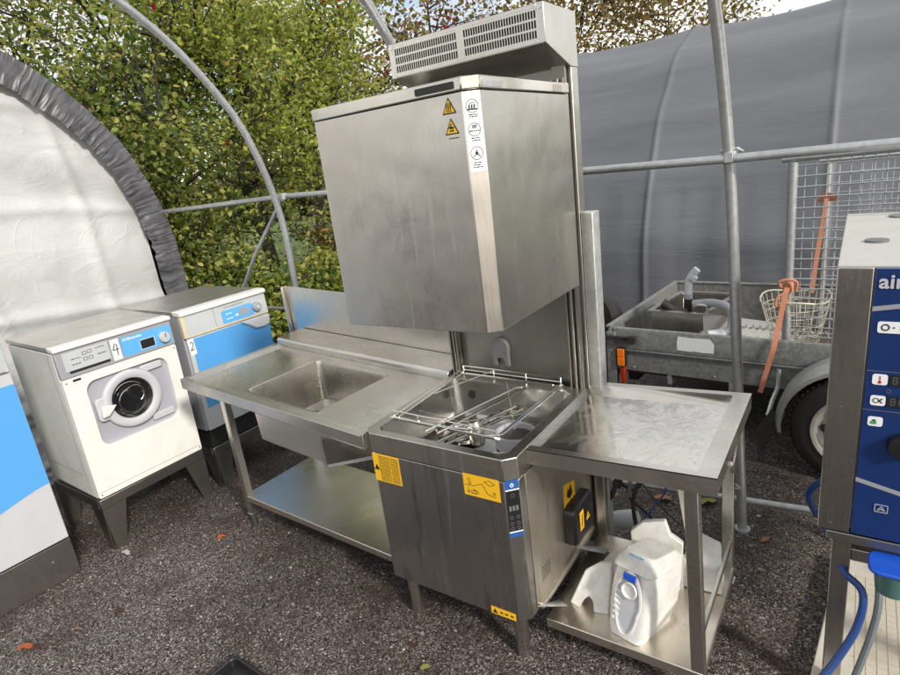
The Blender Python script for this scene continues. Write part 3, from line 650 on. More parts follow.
# ================================================================== RIGHT SIDE TABLE
rt = thing('side_table', 'square stainless steel side table with raised rim and lower shelf, right of the dishwasher', 'side table', (-.032, .099, 0))
lr = lambda v: Vector((v.x, v.y, v.z + .8465 + .0346 * v.x))
RL, RD_ = .612, .612
tp = MB(lr)
tp.box(0, RL, 0, .003, -.055, -.001); tp.box(RL - .003, RL, .0031, RD_, -.055, -.001); tp.box(0, RL, RD_ - .003, RD_ + .0, -.055, -.001)
tp.box(0, RL, .0, .028, -.004, 0); tp.box(RL - .055, RL, .0282, RD_ - .0, -.004, 0); tp.box(.0, RL - .055, RD_ - .028, RD_, -.004, 0)
tp.loft([[(0, RD_ - .028, -.001), (RL - .055, RD_ - .028, -.001)], [(0, RD_ - .095, -.021), (RL - .06, RD_ - .095, -.021)]], False, False, closed=False)
tp.loft([[(0, .028, -.001), (RL - .055, .028, -.001)], [(0, .036, -.021), (RL - .058, .036, -.021)]], False, False, closed=False)
tp.loft([[(RL - .055, .028, -.001), (RL - .055, RD_ - .028, -.001)], [(RL - .058, .036, -.021), (RL - .058, RD_ - .095, -.021)]], False, False, closed=False)
tp.build('tabletop', 'steel_top', rt, .0015)
MB(lr).box(0, RL - .058, .036, RD_ - .095, -.024, -.021).build('recessed_tray', 'steel_water', rt)
MB(lr).box(-.02, .01, .0, RD_, -.03, -.018).build('hook_edge', 'steel', rt, .002)
MB().box(.045, .575, .01, .56, .128, .165).build('lower_shelf', 'shelfsteel', rt, .003)
for x, y in ((.540, .012), (.530, .560), (.06, .50)):
    lean = -.02 if y < .1 else -.005
    lg = MB(); zt = .8465 + .0346 * x - .05
    lg.loft([[(x, y, .09), (x + .040, y, .09), (x + .040, y + .037, .09), (x, y + .037, .09)], [(x + lean, y, zt), (x + lean + .040, y, zt), (x + lean + .040, y + .037, zt), (x + lean, y + .037, zt)]])
    lg = lg.build('leg', 'steel', rt, .003)
    MB().lathe([(.012, 0), (.012, .09)], 12, Matrix.Translation((x + .02, y + .018, 0))).build('foot', 'steel_dark', lg)
    MB().box(x - .003, x + .043, y - .003, y + .040, .083, .0905).build('foot_collar', 'wire', lg)
MB().box(.553, .566, .05, .56, .26, .285).build('side_brace', 'steel', rt, .002)
m = MB(lr); m.tube([(RL + .0, .20, -.06), (RL - .0, .23, -.10), (RL - .01, .3, -.115), (RL - .01, .36, -.08)], .008, 8); m.build('side_hook', 'steel', rt)

# ================================================================== items on the lower shelf of the side table
dsp = thing('plastic_housing', 'white plastic appliance housing with an oval opening and blue tab, on the side table shelf', 'appliance part', (.285, .135, .168), (R(-16), 0, R(-14)))
def hs(w, d0, d1, z): # rounded horizontal section
    return [(x, y, z) for x, y in rrect(-w, w, d0, d1, min(.03, w * .6), 4)]
h_ = MB(); h_.loft([hs(.068, .0, .16, .0), hs(.076, .0, .22, .03), hs(.084, .0, .27, .12), hs(.084, .005, .28, .22), hs(.078, .02, .27, .29), hs(.064, .045, .24, .322), hs(.03, .08, .20, .332)])
dsp.scale = (.88, .84, .86)
hb = h_.build('shell', 'whiteplastic', dsp, .004)
dvp = Plane((0, -.0005, 0), (1, 0, 0), (0, 0, 1))
ov = [((.050 if math.sin(a) > -.2 else .044) * math.cos(a), .145 + (.115 if math.sin(a) > 0 else .12) * math.sin(a)) for a in [R(x) for x in range(0, 360, 12)]]
m = MB(); m.loft([[(x * k, y, .135 + (z - .135) * k) for x, z in ov] for k, y in ((1.16, .002), (1.14, -.007), (1.02, -.008), (.97, .0))], False, False); m.build('opening_rim', 'whiteplastic', dsp)
m = MB(); m.loft([[(x * k, y, .135 + (z - .135) * k) for x, z in ov] for k, y in ((1.0, -.004), (.9, -.001), (.8, -.0015))], False, True); m.build('opening', 'lgrey', dsp)
m = MB(); m.lathe([(.030, 0), (.034, .006), (.030, .012), (.022, .004)], 24, Matrix.Translation((.005, -.004, .205)) @ Matrix.Rotation(R(90), 4, 'X'), False, True); m.build('inner_ring', 'whiteplastic', dsp)
m = MB(); m.box(-.026, .026, -.014, -.002, .242, .270); m.build('blue_tab', 'bluecap', dsp, .003)
m = MB()
for k in range(6): m.loft([[(-.052, -.010, .07 + k * .023), (-.03, -.004, .06 + k * .023), (-.03, -.002, .066 + k * .023), (-.052, -.008, .078 + k * .023)], [(-.05, -.003, .07 + k * .023), (-.03, .001, .06 + k * .023), (-.03, .001, .066 + k * .023), (-.05, -.001, .078 + k * .023)]])
m.build('vent_rib', 'whiteplastic', dsp)
cap = MB(); cap.loft([[(x * 1.03, y - .004, z + .008) for x, y, z in hs(.084, .0, .27, .27)], [(x, y - .006, z + .014) for x, y, z in hs(.078, .02, .27, .30)], [(x, y - .004, z + .014) for x, y, z in hs(.064, .045, .24, .325)]]); cap.build('lid', 'whiteplastic', dsp, .003)
pl = Plane((0, .030, .325), (1, 0, 0), (0, .6, 1), .010); m = MB(); pl.scribble(m, -.03, .03, .0, .006, rn, 1); m.build('lid_print', 'bluepanel2', dsp)
pn = MB(); pc = [(.065, .0), (.108, -.002), (.125, .035), (.145, .055), (.160, .04), (.165, .0), (.215, .0), (.215, .19), (.175, .185), (.125, .145)]
pn.loft([[(x, .0 + .5 * (x - .14) ** 2 * 8, z) for x, z in pc], [(x, .03 + .5 * (x - .14) ** 2 * 8, z) for x, z in pc]])
o = pn.build('plastic_cover', 'whiteplastic', None, .006); o.location = (-.01, .20, .168); o.rotation_euler = (R(-18), 0, R(0)); tag(o, 'broken white plastic cover piece lying left of the oval-opening housing', 'appliance part')
pp = MB(); pp.loft([[(0, 0, 0), (.18, 0, 0), (.19, 0, .22), (.14, 0, .25), (.12, 0, .31), (.03, 0, .29), (-.02, 0, .24)], [(0, .03, 0), (.18, .03, 0), (.19, .03, .22), (.14, .03, .25), (.12, .03, .31), (.03, .03, .29), (-.02, .03, .24)]])
o = pp.build('white_panel', 'whiteplastic', None, .004); o.location = (.24, .42, .168); o.rotation_euler = (R(-8), 0, R(8)); o.scale = (.88, 1, .85); tag(o, 'flat white plastic panel standing behind the oval-opening housing', 'appliance part')
for i_, (x_, y_, rz_, q_, lb_) in enumerate(((.12, .46, .4, [(0, 0), (.10, .02), (.13, .08), (.06, .11), (.02, .07)], 'jagged white plastic shard behind the broken cover piece'), (.20, .66, -.3, [(0, 0), (.09, -.01), (.12, .05), (.05, .09)], 'white plastic shard at the back of the side table shelf'))):
    sh_ = MB(); sh_.prism(q_, 0, .022); sh_ = sh_.build('plastic_shard', 'whiteplastic', None, .003); sh_.location = (x_, y_ - .08, .172); sh_.rotation_euler = (R(14), R(-6), rz_); tag(sh_, lb_, 'appliance part')
bb = MB(); bb.loft([[(0, 0, 0), (.13, 0, 0), (.13, .09, 0), (0, .09, 0)], [(0, 0, .12), (.13, 0, .105), (.12, .09, .16), (.02, .09, .2)]])
o = bb.build('plastic_box', 'whiteplastic', None, .005); o.location = (.40, .47, .168); o.rotation_euler = (0, 0, R(5)); tag(o, 'white plastic box part behind the front leg of the side table', 'appliance part')
ss = MB(); ss.loft([[(.0, 0, 0), (.03, 0, 0), (.03, .006, 0), (0, .006, 0)], [(-.02, .03, .2), (.012, .03, .2), (.012, .036, .2), (-.02, .036, .2)], [(-.075, .10, .42), (-.045, .10, .42), (-.045, .106, .42), (-.075, .106, .42)], [(-.10, .11, .44), (-.08, .11, .44), (-.08, .116, .44), (-.10, .116, .44)]])
o = ss.build('plastic_strip', 'wirecream', None, .002); o.location = (.43, .45, .168); tag(o, 'narrow cream plastic strip leaning up under the side table', 'strip')

# cables and hoses behind / beside the dishwasher
def bez(pts, n=10):
    P = [Vector(p) for p in pts]; out = []
    P = [P[0] * 2 - P[1]] + P + [P[-1] * 2 - P[-2]]
    for i in range(1, len(P) - 2):
        for k in range(n):
            t_ = k / n; a, b, c_, d_ = P[i - 1:i + 3]
            out.append(.5 * ((2 * b) + (c_ - a) * t_ + (2 * a - 5 * b + 4 * c_ - d_) * t_ ** 2 + (3 * b - a - 3 * c_ + d_) * t_ ** 3))
    out.append(P[-2]); return out
def cable(pts, r, mat, label, cat='cable', name='cable', group=None):
    o = MB().tube(bez(pts), r, 8).build(name, mat, None); tag(o, label, cat, group)
    return o
cable([(.06, .70, .62), (.085, .69, .45), (.05, .70, .32), (-.02, .72, .27)], .010, 'rubber', 'thick black cable looping down beside the galvanised cover of the dishwasher')
cable([(.30, .55, .72), (.22, .62, .52), (.15, .70, .34), (.155, .72, .18), (.20, .72, .06)], .009, 'rubber', 'black cable hanging from under the side table down to the ground')
cable([(.12, .62, .62), (.24, .47, .60), (.36, .32, .60), (.465, .19, .625)], .0035, 'rubber', 'thin black wire running diagonally under the side table')
cable([(.10, .66, .62), (.13, .66, .52), (.145, .68, .42), (.10, .72, .30), (.02, .75, .25), (-.1, .75, .24)], .008, 'hosegrey', 'grey hose curving round below the side table by the dishwasher', 'hose', 'hose')
for i, lb in enumerate(('white wire with a curled end under the side table, nearest the dishwasher', 'pale wire crossing the others under the side table')):
    cable([(.09 + i * .04, .66, .62), (.12 + i * .02, .66, .56), (.15 - i * .03, .68, .48), (.12 + .05 * i, .70, .42 + .03 * i)], .0025, 'inkwhite', lb, 'wire', 'wire')
cable([(.33, .60, .55), (.40, .66, .54), (.50, .72, .50), (.54, .78, .44), (.50, .82, .41), (.45, .80, .43)], .0035, 'lgrey', 'light grey wire curling out behind the back leg of the side table', 'wire', 'wire')
mm = MB(); mm.lathe([(.035, 0), (.04, .03), (.04, .09), (.03, .12)], 20, Matrix.Rotation(R(70), 4, 'Y')); o = mm.build('pipe_coupling', 'pipelight', None); o.location = (.02, .80, .14); tag(o, 'grey plastic pipe coupling lying behind the dishwasher', 'pipe fitting')

# ================================================================== WASHER, DRYER, CABINET
def stand(label, loc, rz, w, d, h, gr):
    s = thing('machine_stand', label, 'stand', loc, (0, 0, rz), gr)
    f = MB(); f.box(0, w, 0, .03, h - .055, h); f.box(0, w, d - .03, d, h - .055, h); f.box(0, .03, .03, d - .03, h - .055, h); f.box(w - .03, w, .03, d - .03, h - .055, h)
    f.build('frame', 'steel_dark', s, .003)
    for x, y, sx, sy in ((0, 0, 1, 1), (w, 0, -1, 1), (0, d, 1, -1), (w, d, -1, -1)):
        l = MB(); T, Bt = .125, .055; z1 = h - .055
        for (ax, ay) in ((1, 0), (0, 1)):
            p = [(0, z1), (T, z1), (Bt + .01, 0), (.012, 0)]
            if ax: l.loft([[(x + sx * a, y, z) for a, z in p], [(x + sx * a, y + sy * .004, z) for a, z in p]])
            else: l.loft([[(x, y + sy * a, z) for a, z in p], [(x + sx * .004, y + sy * a, z) for a, z in p]])
        l.build('leg', 'steel_dark', s)
    return s
GS = 'steel stands under the laundry machines'
stand('low steel stand with tapered legs under the washing machine', (-2.335, -.32, 0), R(90), .61, .56, .305, GS)
stand('low steel stand with tapered legs under the blue-fronted dryer', (-2.335, .36, 0), R(90), .60, .60, .275, GS)
wm = thing('washing_machine', 'white front loading washing machine with a round grey door and a label with number 4', 'washing machine', (-2.3263, .2819, .0), (R(1.2), 0, R(89.4)))
Wm, Z0, Z1, Dm = .60, .315, 1.149, .57
b = MB(); b.box(-Wm, 0, .025, Dm, Z0, Z1 - .03); b.build('body', 'whiteside', wm, .004)
# front panel with rounded opening
fo = rrect(-Wm, 0, Z0, .985, .012, 6); fi = rrect(-.505, -.072, .575, .938, .055, 6)
f = MB(); f.loft([[(x, .024, z) for x, z in fo], [(x, -.002, z) for x, z in fo], [(x, -.002, z) for x, z in fi], [(x, .022, z) for x, z in fi]], False, False)
f.build('front_panel', 'white', wm, .004)
f = MB(); f.loft([[(x, .0195, z) for x, z in fi], [(x, .022, z) for x, z in rrect(-.49, -.087, .59, .923, .045, 6)]], False, True); f.build('door_recess', 'recessgrey', wm)
for (x0, x1, z0, z1) in ((-.22, -.10, .885, .925), (-.22, -.095, .60, .64)):
    MB().box(x0, x1, .004, .021, z0, z1).build('hinge_block', 'lgrey', wm, .006)
DM = Matrix.Translation((-.30, .02, .775)) @ Matrix.Rotation(R(90), 4, 'X')
d_ = MB(); d_.lathe([(.157, 0), (.159, .018), (.155, .028), (.148, .032), (.122, .030), (.112, .024), (.107, .006)], 56, DM, False, False); dr = d_.build('door', 'lgrey', wm)
MB().lathe([(.1075, .020), (.092, .011), (.05, .005), (.001, .003)], 48, DM, False, False).build('door_glass', 'glass', dr)
m = MB()
for (ox, oz, rr_, a0, a1, hh) in ((-.01, .0, .090, 40, 330, .012), (.0, -.015, .068, 100, 400, .007), (.02, .012, .050, -60, 150, .006), (.01, -.02, .088, 190, 300, .015), (-.03, .0, .055, 120, 260, .006)):
    m.tube([DM @ Vector((ox + rr_ * math.cos(R(a)), oz + rr_ * math.sin(R(a)), hh)) for a in range(a0, a1, 12)], .0035, 6)
m.build('drum_rib_highlight', 'steel_shiny', dr)  # bright arcs over the opaque glass stand in for highlights on drum ribs
lt_ = MB(); lt_.prism_y(rrect(-.490, -.425, .710, .835, .02), -.010, .02); lt_ = lt_.build('door_latch', 'lgrey', dr, .004)
hn = MB(); hn.loft([[(-.47, -.012, .785), (-.445, -.012, .77), (-.455, -.012, .745), (-.478, -.012, .74)], [(-.475, -.034, .805), (-.40, -.038, .785), (-.45, -.034, .735), (-.482, -.034, .735)], [(-.47, -.042, .80), (-.41, -.044, .785), (-.45, -.042, .745), (-.475, -.042, .745)]])
hn.build('handle', 'white', lt_, .005)
pnl = MB(); pnl.prism_x([(.024, .987), (-.006, .987), (-.006, 1.0), (.0, 1.128), (.024, 1.128)], -Wm, 0); pnl.build('control_panel', 'mgrey', wm, .004)
tps = MB(); tps.prism_x([(-.012, 1.128), (-.014, 1.138), (-.006, 1.149), (.05, 1.150), (.05, 1.128)], -Wm - .004, .004); tps.build('front_edge', 'white', wm, .003)
MB().box(-Wm - .004, .004, .0505, Dm, 1.128, 1.151).build('top_plate', 'topsheet', wm, .003)
PW = Plane((0, -.0055, 0), (1, 0, 0), (0, 0, 1))
m = MB(); PW.rect(m, -.57, -.352, 1.020, 1.115, 0, .004); dw_ = m.build('detergent_drawer', 'panelgrey', wm)
m = MB(); PW.rect(m, -.555, -.358, 1.006, 1.0195, 0, .002); m.build('drawer_gap', 'darkvoid', wm)
m = MB()
for k, (a, b2) in enumerate(((-.535, 1.073), (-.535, 1.045), (-.415, 1.095), (-.41, 1.062))): PW.scribble(m, a, a + .045, b2, .004, rn, 1)
for (a, b2) in ((-.478, 1.082), (-.452, 1.084), (-.478, 1.052), (-.452, 1.052)):
    for q, w_ in (((a, b2), (a + .018, b2)), ((a, b2 + .015), (a + .018, b2 + .015)), ((a, b2), (a, b2 + .015)), ((a + .018, b2), (a + .018, b2 + .015))): PW.line(m, q, w_, .002, 1)
m.build('drawer_print', 'ink', dw_)
m = MB(); PW.rect(m, -.287, -.012, 1.003, 1.106, 0, .003); pb = m.build('blue_display_panel', 'bluepanel2', wm)
m = MB(); PW.rr(m, -.190, -.112, 1.015, 1.064, .003, 1); db_ = m.build('display', 'black', pb)
m = MB(); PW.rect(m, -.192, -.110, 1.064, 1.066, 2); PW.rect(m, -.192, -.110, 1.0125, 1.0145, 2); PW.rect(m, -.192, -.190, 1.013, 1.066, 2); PW.rect(m, -.112, -.110, 1.013, 1.066, 2)
PW.rect(m, -.275, -.257, 1.086, 1.1, 1); m.build('display_frame', 'inkwhite', pb)
m = MB(); PW.line(m, (-.273, 1.088), (-.259, 1.098), .003, 2); PW.line(m, (-.273, 1.098), (-.259, 1.088), .003, 2); m.build('logo_mark', 'bluepanel2', pb)
PW.text('logo_text', 'Electrolux', -.252, 1.087, .019, 'inkwhite', pb, 1, True)
m = MB(); m.lathe([(.030, 0), (.032, .004), (.029, .022), (.026, .026), (.001, .0265)], 32, Matrix.Translation((-.058, -.006, 1.045)) @ Matrix.Rotation(R(90), 4, 'X')); kb = m.build('program_knob', 'panelgrey', wm)
MB().box(-.0605, -.0555, -.0345, -.031, 1.045, 1.070).build('knob_pointer', 'inkgrey', kb)
m = MB(); PW.rect(m, -.340, -.296, 1.000, 1.112, 1, .003); nl = m.build('number_label', 'stickerwhite', wm)
m = MB(); 
for p, q in (((-.318, 1.09), (-.334, 1.056)), ((-.334, 1.056), (-.302, 1.058)), ((-.311, 1.085), (-.314, 1.026))): PW.line(m, p, q, .0045, 2)
m.build('number_four', 'ink', nl)
m = MB(); Plane((0, -.002, 0), (1, 0, 0), (0, 0, 1)).rect(m, -.553, -.515, .962, .974, 0); m.build('brand_tag', 'ink', wm)

dy = thing('tumble_dryer', 'grey tumble dryer with blue front, oval door handle and a label with number 2', 'dryer', (-2.315, .945, 0), (R(.5), 0, R(90)))
Wy, Zb, Zt, Dy = .60, .40, 1.150, .66
MB().box(-Wy, 0, .02, Dy, Zb, Zt - .025).build('body', 'mgrey', dy, .004)
f = MB(); f.box(-Wy + .012, -.005, .0, .0195, Zb, .985); fp = f.build('front_door', 'panelgrey', dy, .005)
PD = Plane((0, -.0005, 0), (1, 0, 0), (0, 0, 1))
m = MB(); PD.rect(m, -Wy + .035, -.008, .542, .975, 0); m.build('blue_front_film', 'blue', fp)
m = MB(); m.prism_x([(.0195, .990), (-.008, .990), (-.008, 1.0), (.0, 1.122), (.0195, 1.122)], -Wy, 0); cpn = m.build('control_panel', 'panelgrey', dy, .004)
m = MB(); m.prism_x([(.012, .992), (-.0085, .992), (-.0085, .999), (-.0015, 1.121), (.012, 1.121)], -Wy - .002, -Wy + .022); m.box(-Wy + .02, -.005, -.0095, -.0082, .990, .998); m.build('yellowed_edge', 'cream', dy)
m = MB(); m.prism_x([(-.014, 1.122), (-.016, 1.135), (-.006, 1.150), (.06, 1.151), (.06, 1.122)], -Wy - .004, .004); m.build('front_edge', 'white', dy, .004)
MB().box(-Wy - .004, .004, .0605, Dy, 1.122, 1.1515).build('top_plate', 'topsheet', dy, .003)
PY = Plane((0, -.0078, 0), (1, 0, 0), (0, .07 / 1.2, 1), .0015)
PY = Plane((0, -.0082, 1.0), (1, 0, 0), (0, .0072 / .12, 1), .001)
m = MB(); PY.rect(m, -.388, -.3865, .01, .115, 0); PY.scribble(m, -.31, -.17, .098, .004, rn, 0); m.build('panel_seam', 'inkgrey', cpn)
m = MB(); PY.rr(m, -.34, -.112, .005, .083, .012, 0); pb = m.build('blue_display_panel', 'bluepanel2', dy)
m = MB(); PY.rr(m, -.215, -.145, .025, .068, .003, 1); m.build('display', 'mgrey', pb)
m = MB(); PY.scribble(m, -.31, -.265, .055, .005, rn, 1); PY.scribble(m, -.31, -.265, .025, .005, rn, 1); PY.rect(m, -.245, -.225, .03, .042, 1); m.build('display_print', 'inkwhite', pb)
m = MB(); m.lathe([(.030, 0), (.032, .004), (.029, .02), (.024, .025), (.001, .0255)], 28, Matrix.Translation((-.088, -.006, 1.048)) @ Matrix.Rotation(R(90), 4, 'X')); kb = m.build('program_knob', 'mgrey', dy)
MB().lathe([(.014, .0255), (.013, .032), (.001, .0325)], 20, Matrix.Translation((-.088, -.006, 1.048)) @ Matrix.Rotation(R(90), 4, 'X')).build('knob_centre', 'panelgrey', kb)
m = MB(); m.loft([[(-.225, -.001, .982), (-.005, -.001, .982), (-.012, -.001, .915), (-.05, -.001, .905), (-.13, -.001, .912), (-.18, -.001, .95)], [(-.22, -.022, .981), (-.008, -.022, .981), (-.018, -.026, .922), (-.055, -.028, .912), (-.125, -.026, .918), (-.17, -.022, .95)]])
hd_ = m.build('door_handle', 'lgrey', dy, .006)
PB = Plane((0, -.0275, 0), (1, 0, 0), (0, .05, 1), .001)
m = MB(); PB.poly(m, [(-.095 + .055 * math.cos(R(a)), .938 + .016 * math.sin(R(a))) for a in range(0, 360, 15)], 1, .004); m.build('handle_badge', 'inkwhite', hd_)
PB.text('badge_text', 'Electrolux', -.135, .932, .017, 'inkgrey', hd_, 2)
m = MB(); PD.poly(m, [(-.588, .880), (-.548, .887), (-.553, .985), (-.594, .978)], 1); nl = m.build('number_label', 'stickerwhite', dy)
m = MB()
pts = [(-.580, .955), (-.568, .963), (-.560, .955), (-.562, .940), (-.582, .912), (-.557, .918)]
for p, q in zip(pts[:-1], pts[1:]): PD.line(m, p, q, .0045, 2)
m.build('number_two', 'ink', nl)
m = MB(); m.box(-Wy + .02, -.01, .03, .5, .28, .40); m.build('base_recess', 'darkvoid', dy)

cb = thing('laundry_cabinet', 'tall grey and blue laundry machine with steel plinth at the left edge', 'laundry machine', (-2.34, -.495, 0), (0, 0, R(90)))
Wc = .80
MB().box(-Wc, 0, .02, .75, .205, 1.35).build('body', 'lgrey', cb, .004)
MB().box(-Wc, -.0, .0, .75, .0, .200).build('plinth', 'steel_dark', cb, .003)
MB().box(-Wc, -.002, -.004, .0195, .208, 1.095).build('front_door', 'lgrey', cb, .004)
MB().box(-Wc, -.002, -.010, .0195, 1.10, 1.34).build('control_panel', 'panelgrey', cb, .004)
PC = Plane((0, -.0042, 0), (1, 0, 0), (0, 0, 1))
m = MB(); PC.poly(m, [(-Wc, .36), (-.70, .385), (-.6, .40), (-.5, .42), (-.4, .435), (-.3, .455), (-.22, .475), (-.13, .498), (-.06, .512), (-.004, .518), (-.004, 1.04), (-Wc, 1.04)], 0); m.build('blue_front_film', 'blue', cb)
m = MB(); Plane((0, -.0102, 0), (1, 0, 0), (0, 0, 1)).rect(m, -.46, -.02, 1.105, 1.108, 0); m.build('panel_seam', 'inkgrey', cb)
m = MB(); m.lathe([(.006, 0), (.005, .004)], 10, Matrix.Translation((-.10, -.0, .118)) @ Matrix.Rotation(R(90), 4, 'X')); m.build('screw', 'wire', cb)

# ================================================================== OVEN AND STAND
ov = thing('combi_oven', 'steel combi oven with navy blue control panel on a stand at the right edge', 'oven', (.8065, .33, .634), (0, R(.5), 0))
OW, OH, OD = .90, .764, .98
MB().box(.0, OW, .02, OD, .0, OH - .012).build('body', 'steel_oven', ov, .004)
MB().box(.0, OW, .0205, OD, OH - .0115, OH).build('top_plate', 'oventop', ov, .003)
MB().box(.0, .0775, .0, .0198, .0, OH - .002).build('front_column', 'steel_oven', ov, .003)
PO = Plane((0, -.001, 0), (1, 0, 0), (0, 0, 1), .0012)
MB().box(.080, .36, -.001, .0198, .003, OH - .004).build('control_panel', 'navy', ov, .002)
MB().box(.362, OW, .0, .0198, .0, OH).build('door_panel', 'steel_oven', ov, .003)
MB().lathe([(.030, 0), (.030, .006), (.001, .007)], 28, Matrix.Translation((.085, .36, OH))).build('vent_cap', 'inkgrey', ov)
MB().lathe([(.045, 0), (.045, .006), (.001, .007)], 28, Matrix.Translation((.17, .86, OH))).build('vent_cap', 'steel_dark', ov)
PO.text('oven_text', 'air', .088, .712, .050, 'lgrey', ov, 1, True)
for q in ([(.080, .652), (.20, .672), (.36, .678), (.36, .688), (.20, .684), (.080, .664)], [(.080, .170), (.20, .142), (.36, .10), (.36, .112), (.20, .154), (.080, .182)]):
    m = MB(); PO.poly(m, q, 0, .004); m.build('trim_band', 'mgrey', ov)
m = MB(); PO.rect(m, .080, .36, .4935, .495, 0); PO.rect(m, .080, .36, .3845, .386, 0); m.build('panel_line', 'inkgrey', ov)
for q in ((.094, .160, .597, .627), (.094, .126, .458, .487), (.094, .126, .400, .428), (.093, .125, .341, .368)):
    m = MB(); PO.rr(m, *q, .006, 1); bt = m.build('button', 'inkwhite', ov)
m = MB(); PO.ring(m, .110, .612, .009, .003, 2); PO.disc(m, .127, .612, .0022, 2, 8); PO.rect(m, .140, .143, .604, .620, 2); PO.rect(m, .146, .153, .604, .606, 2)
PO.ring(m, .106, .414, .007, .002, 2, 12); PO.line(m, (.113, .414), (.119, .420), .003, 2); PO.line(m, (.113, .414), (.119, .408), .003, 2); PO.rect(m, .103, .110, .348, .360, 2); m.build('button_symbol', 'ink', bt)
m = MB(); PO.disc(m, .110, .465, .004, 2, 10); PO.rect(m, .1088, .1112, .466, .482, 2); m.build('button_symbol', 'red', bt)
m = MB(); PO.rect(m, .100, .112, .348, .356, 3); m.build('button_symbol', 'green', bt)
m = MB(); PO.rr(m, .129, .30, .456, .487, .003, 1); PO.rr(m, .129, .30, .398, .428, .003, 1); m.build('display', 'black', ov)
m = MB()
for x in (.136, .153): 
    for zz in (.463, .405):
        PO.rect(m, x, x + .010, zz, zz + .0015, 2); PO.rect(m, x, x + .010, zz + .009, zz + .0105, 2); PO.rect(m, x, x + .010, zz + .017, zz + .0185, 2); PO.rect(m, x, x + .0015, zz, zz + .0185, 2); PO.rect(m, x + .0085, x + .010, zz, zz + .0185, 2)
PO.ring(m, .130, .442, .005, .0012, 1, 12); m.build('display_digit', 'inkgrey', ov)
m = MB(); m.lathe([(.034, 0), (.036, .006), (.031, .022), (.001, .024)], 32, Matrix.Translation((.173, -.002, .295)) @ Matrix.Rotation(R(90), 4, 'X')); m.build('program_knob', 'black', ov)
m = MB()
for p, q in (((.128, .088), (.156, .088)), ((.156, .088), (.156, .110)), ((.156, .110), (.128, .110)), ((.128, .110), (.128, .088)), ((.133, .093), (.142, .105)), ((.142, .105), (.151, .093)), ((.137, .093), (.142, .099)), ((.142, .099), (.147, .093))): PO.line(m, p, q, .0016, 1)
m.build('warning_mark', 'lgrey', ov)
os_ = thing('oven_stand', 'grey steel leg stand carrying the combi oven at the right edge', 'stand', (.809, .33, 0))
for x, y in ((.035, .015), (.80, .015), (.035, .88), (.80, .88)):
    MB().box(x, x + .048, y, y + .048, .0, .628).build('leg', 'steel_oven', os_, .003)
MB().box(.083, .80, .022, .056, .530, .570).build('cross_rail', 'steel_oven', os_, .003)
MB().box(.04, .075, .07, .88, .555, .592).build('cross_rail', 'steel_oven', os_, .003)
MB().box(.02, .86, .0, .94, .600, .6295).build('top_frame', 'steel_dark', os_, .003)
cu = thing('plastic_cup', 'murky teal plastic cup with a bright blue lid hung on the oven stand', 'cup', (.99, .295, .50))
MB().lathe([(.030, .0), (.040, .006), (.047, .075), (.044, .075), (.038, .01), (.001, .008)], 28).build('cup_body', 'teal', cu)
MB().loft([[(x, y, z) for x, y in rrect(-.060, .055, -.052, .052, .03)] for z in (.076, .088)]).build('lid', 'bluecap', cu, .004)
cable([(.86, .42, .52), (.875, .34, .50), (.925, .30, .47), (.92, .27, .38), (.88, .23, .28), (.83, .18, .20), (.74, .10, .07), (.62, .02, .02)], .0105, 'hoseblue', 'dark blue hose running in front of the oven stand leg down to the ground', 'hose', 'hose')
cable([(.95, .40, .56), (.965, .33, .45), (.955, .30, .34), (.92, .26, .18), (.88, .2, .05), (.80, .10, .018)], .010, 'hosegrey', 'plain grey hose hanging beside the dark blue one at the oven stand', 'hose', 'hose')
cable([(.88, .78, .56), (.83, .78, .55), (.785, .80, .50), (.765, .82, .44), (.785, .82, .38), (.83, .80, .345), (.87, .75, .34)], .0125, 'hoseblue', 'blue hose loop sticking out behind the left side of the oven', 'hose', 'hose')
cable([(.86, .62, .60), (.83, .60, .54), (.825, .58, .48), (.85, .56, .45), (.88, .56, .50)], .011, 'hoseblue', 'short blue hose end under the front corner of the oven', 'hose', 'hose')
cable([(.835, .55, .56), (.842, .54, .50), (.85, .53, .47)], .014, 'stickerwhite', 'clear plastic hose fitting under the front corner of the oven', 'hose fitting', 'hose_fitting')
bd = MB(); bd.prism([(.80, .20), (1.75, .15), (1.75, 1.0), (.87, 1.06)], .006, .05); bo_ = bd.build('white_board', 'board', None, .004); tag(bo_, 'speckled white board with grid pattern lying under the oven stand', 'board')
m = MB()
for k in range(26): m.box(.93 + k * .03, .932 + k * .03, .25, .95, .0502, .0512)
for k in range(24): m.box(.93, 1.70, .25 + k * .03, .252 + k * .03, .0505, .0516)
m.build('board_grid', 'cream', bo_)

# ================================================================== TRAILER
tl = thing('utility_trailer', 'weathered galvanised flatbed trailer loaded with scrap, in front of the grey tunnel tent', 'trailer', (-.40, 2.055, 0), (0, 0, R(-5.0)))
TL, TW, ZB, ZT_ = 2.6, 1.26, .375, .655
def side(nm, x0, x1, y0, y1, par):
    m = MB(); m.box(x0, x1, y0, y1, ZB, ZT_ - .012)
    return m
m = MB()
m.prism_x([(0, .515), (-.012, .525), (-.012, ZT_ - .02), (-.006, ZT_), (.022, ZT_), (.022, .515)], .02, TL); m.prism_x([(.004, ZB), (.004, .508), (.024, .508), (.024, ZB)], .0, TL)
m.prism_x([(-.014, .508), (-.014, .521), (.02, .521), (.02, .508)], .0, TL); m.build('side_board', 'galv_trailer', tl, .003)
m = MB(); m.prism_x([(TW, ZB), (TW, ZT_), (TW - .022, ZT_), (TW - .022, ZB)], 0, TL); m.box(0, TL, TW - .03, TW + .01, ZT_ + .0005, ZT_ + .012); m.build('side_board', 'galv_trailer', tl, .003)
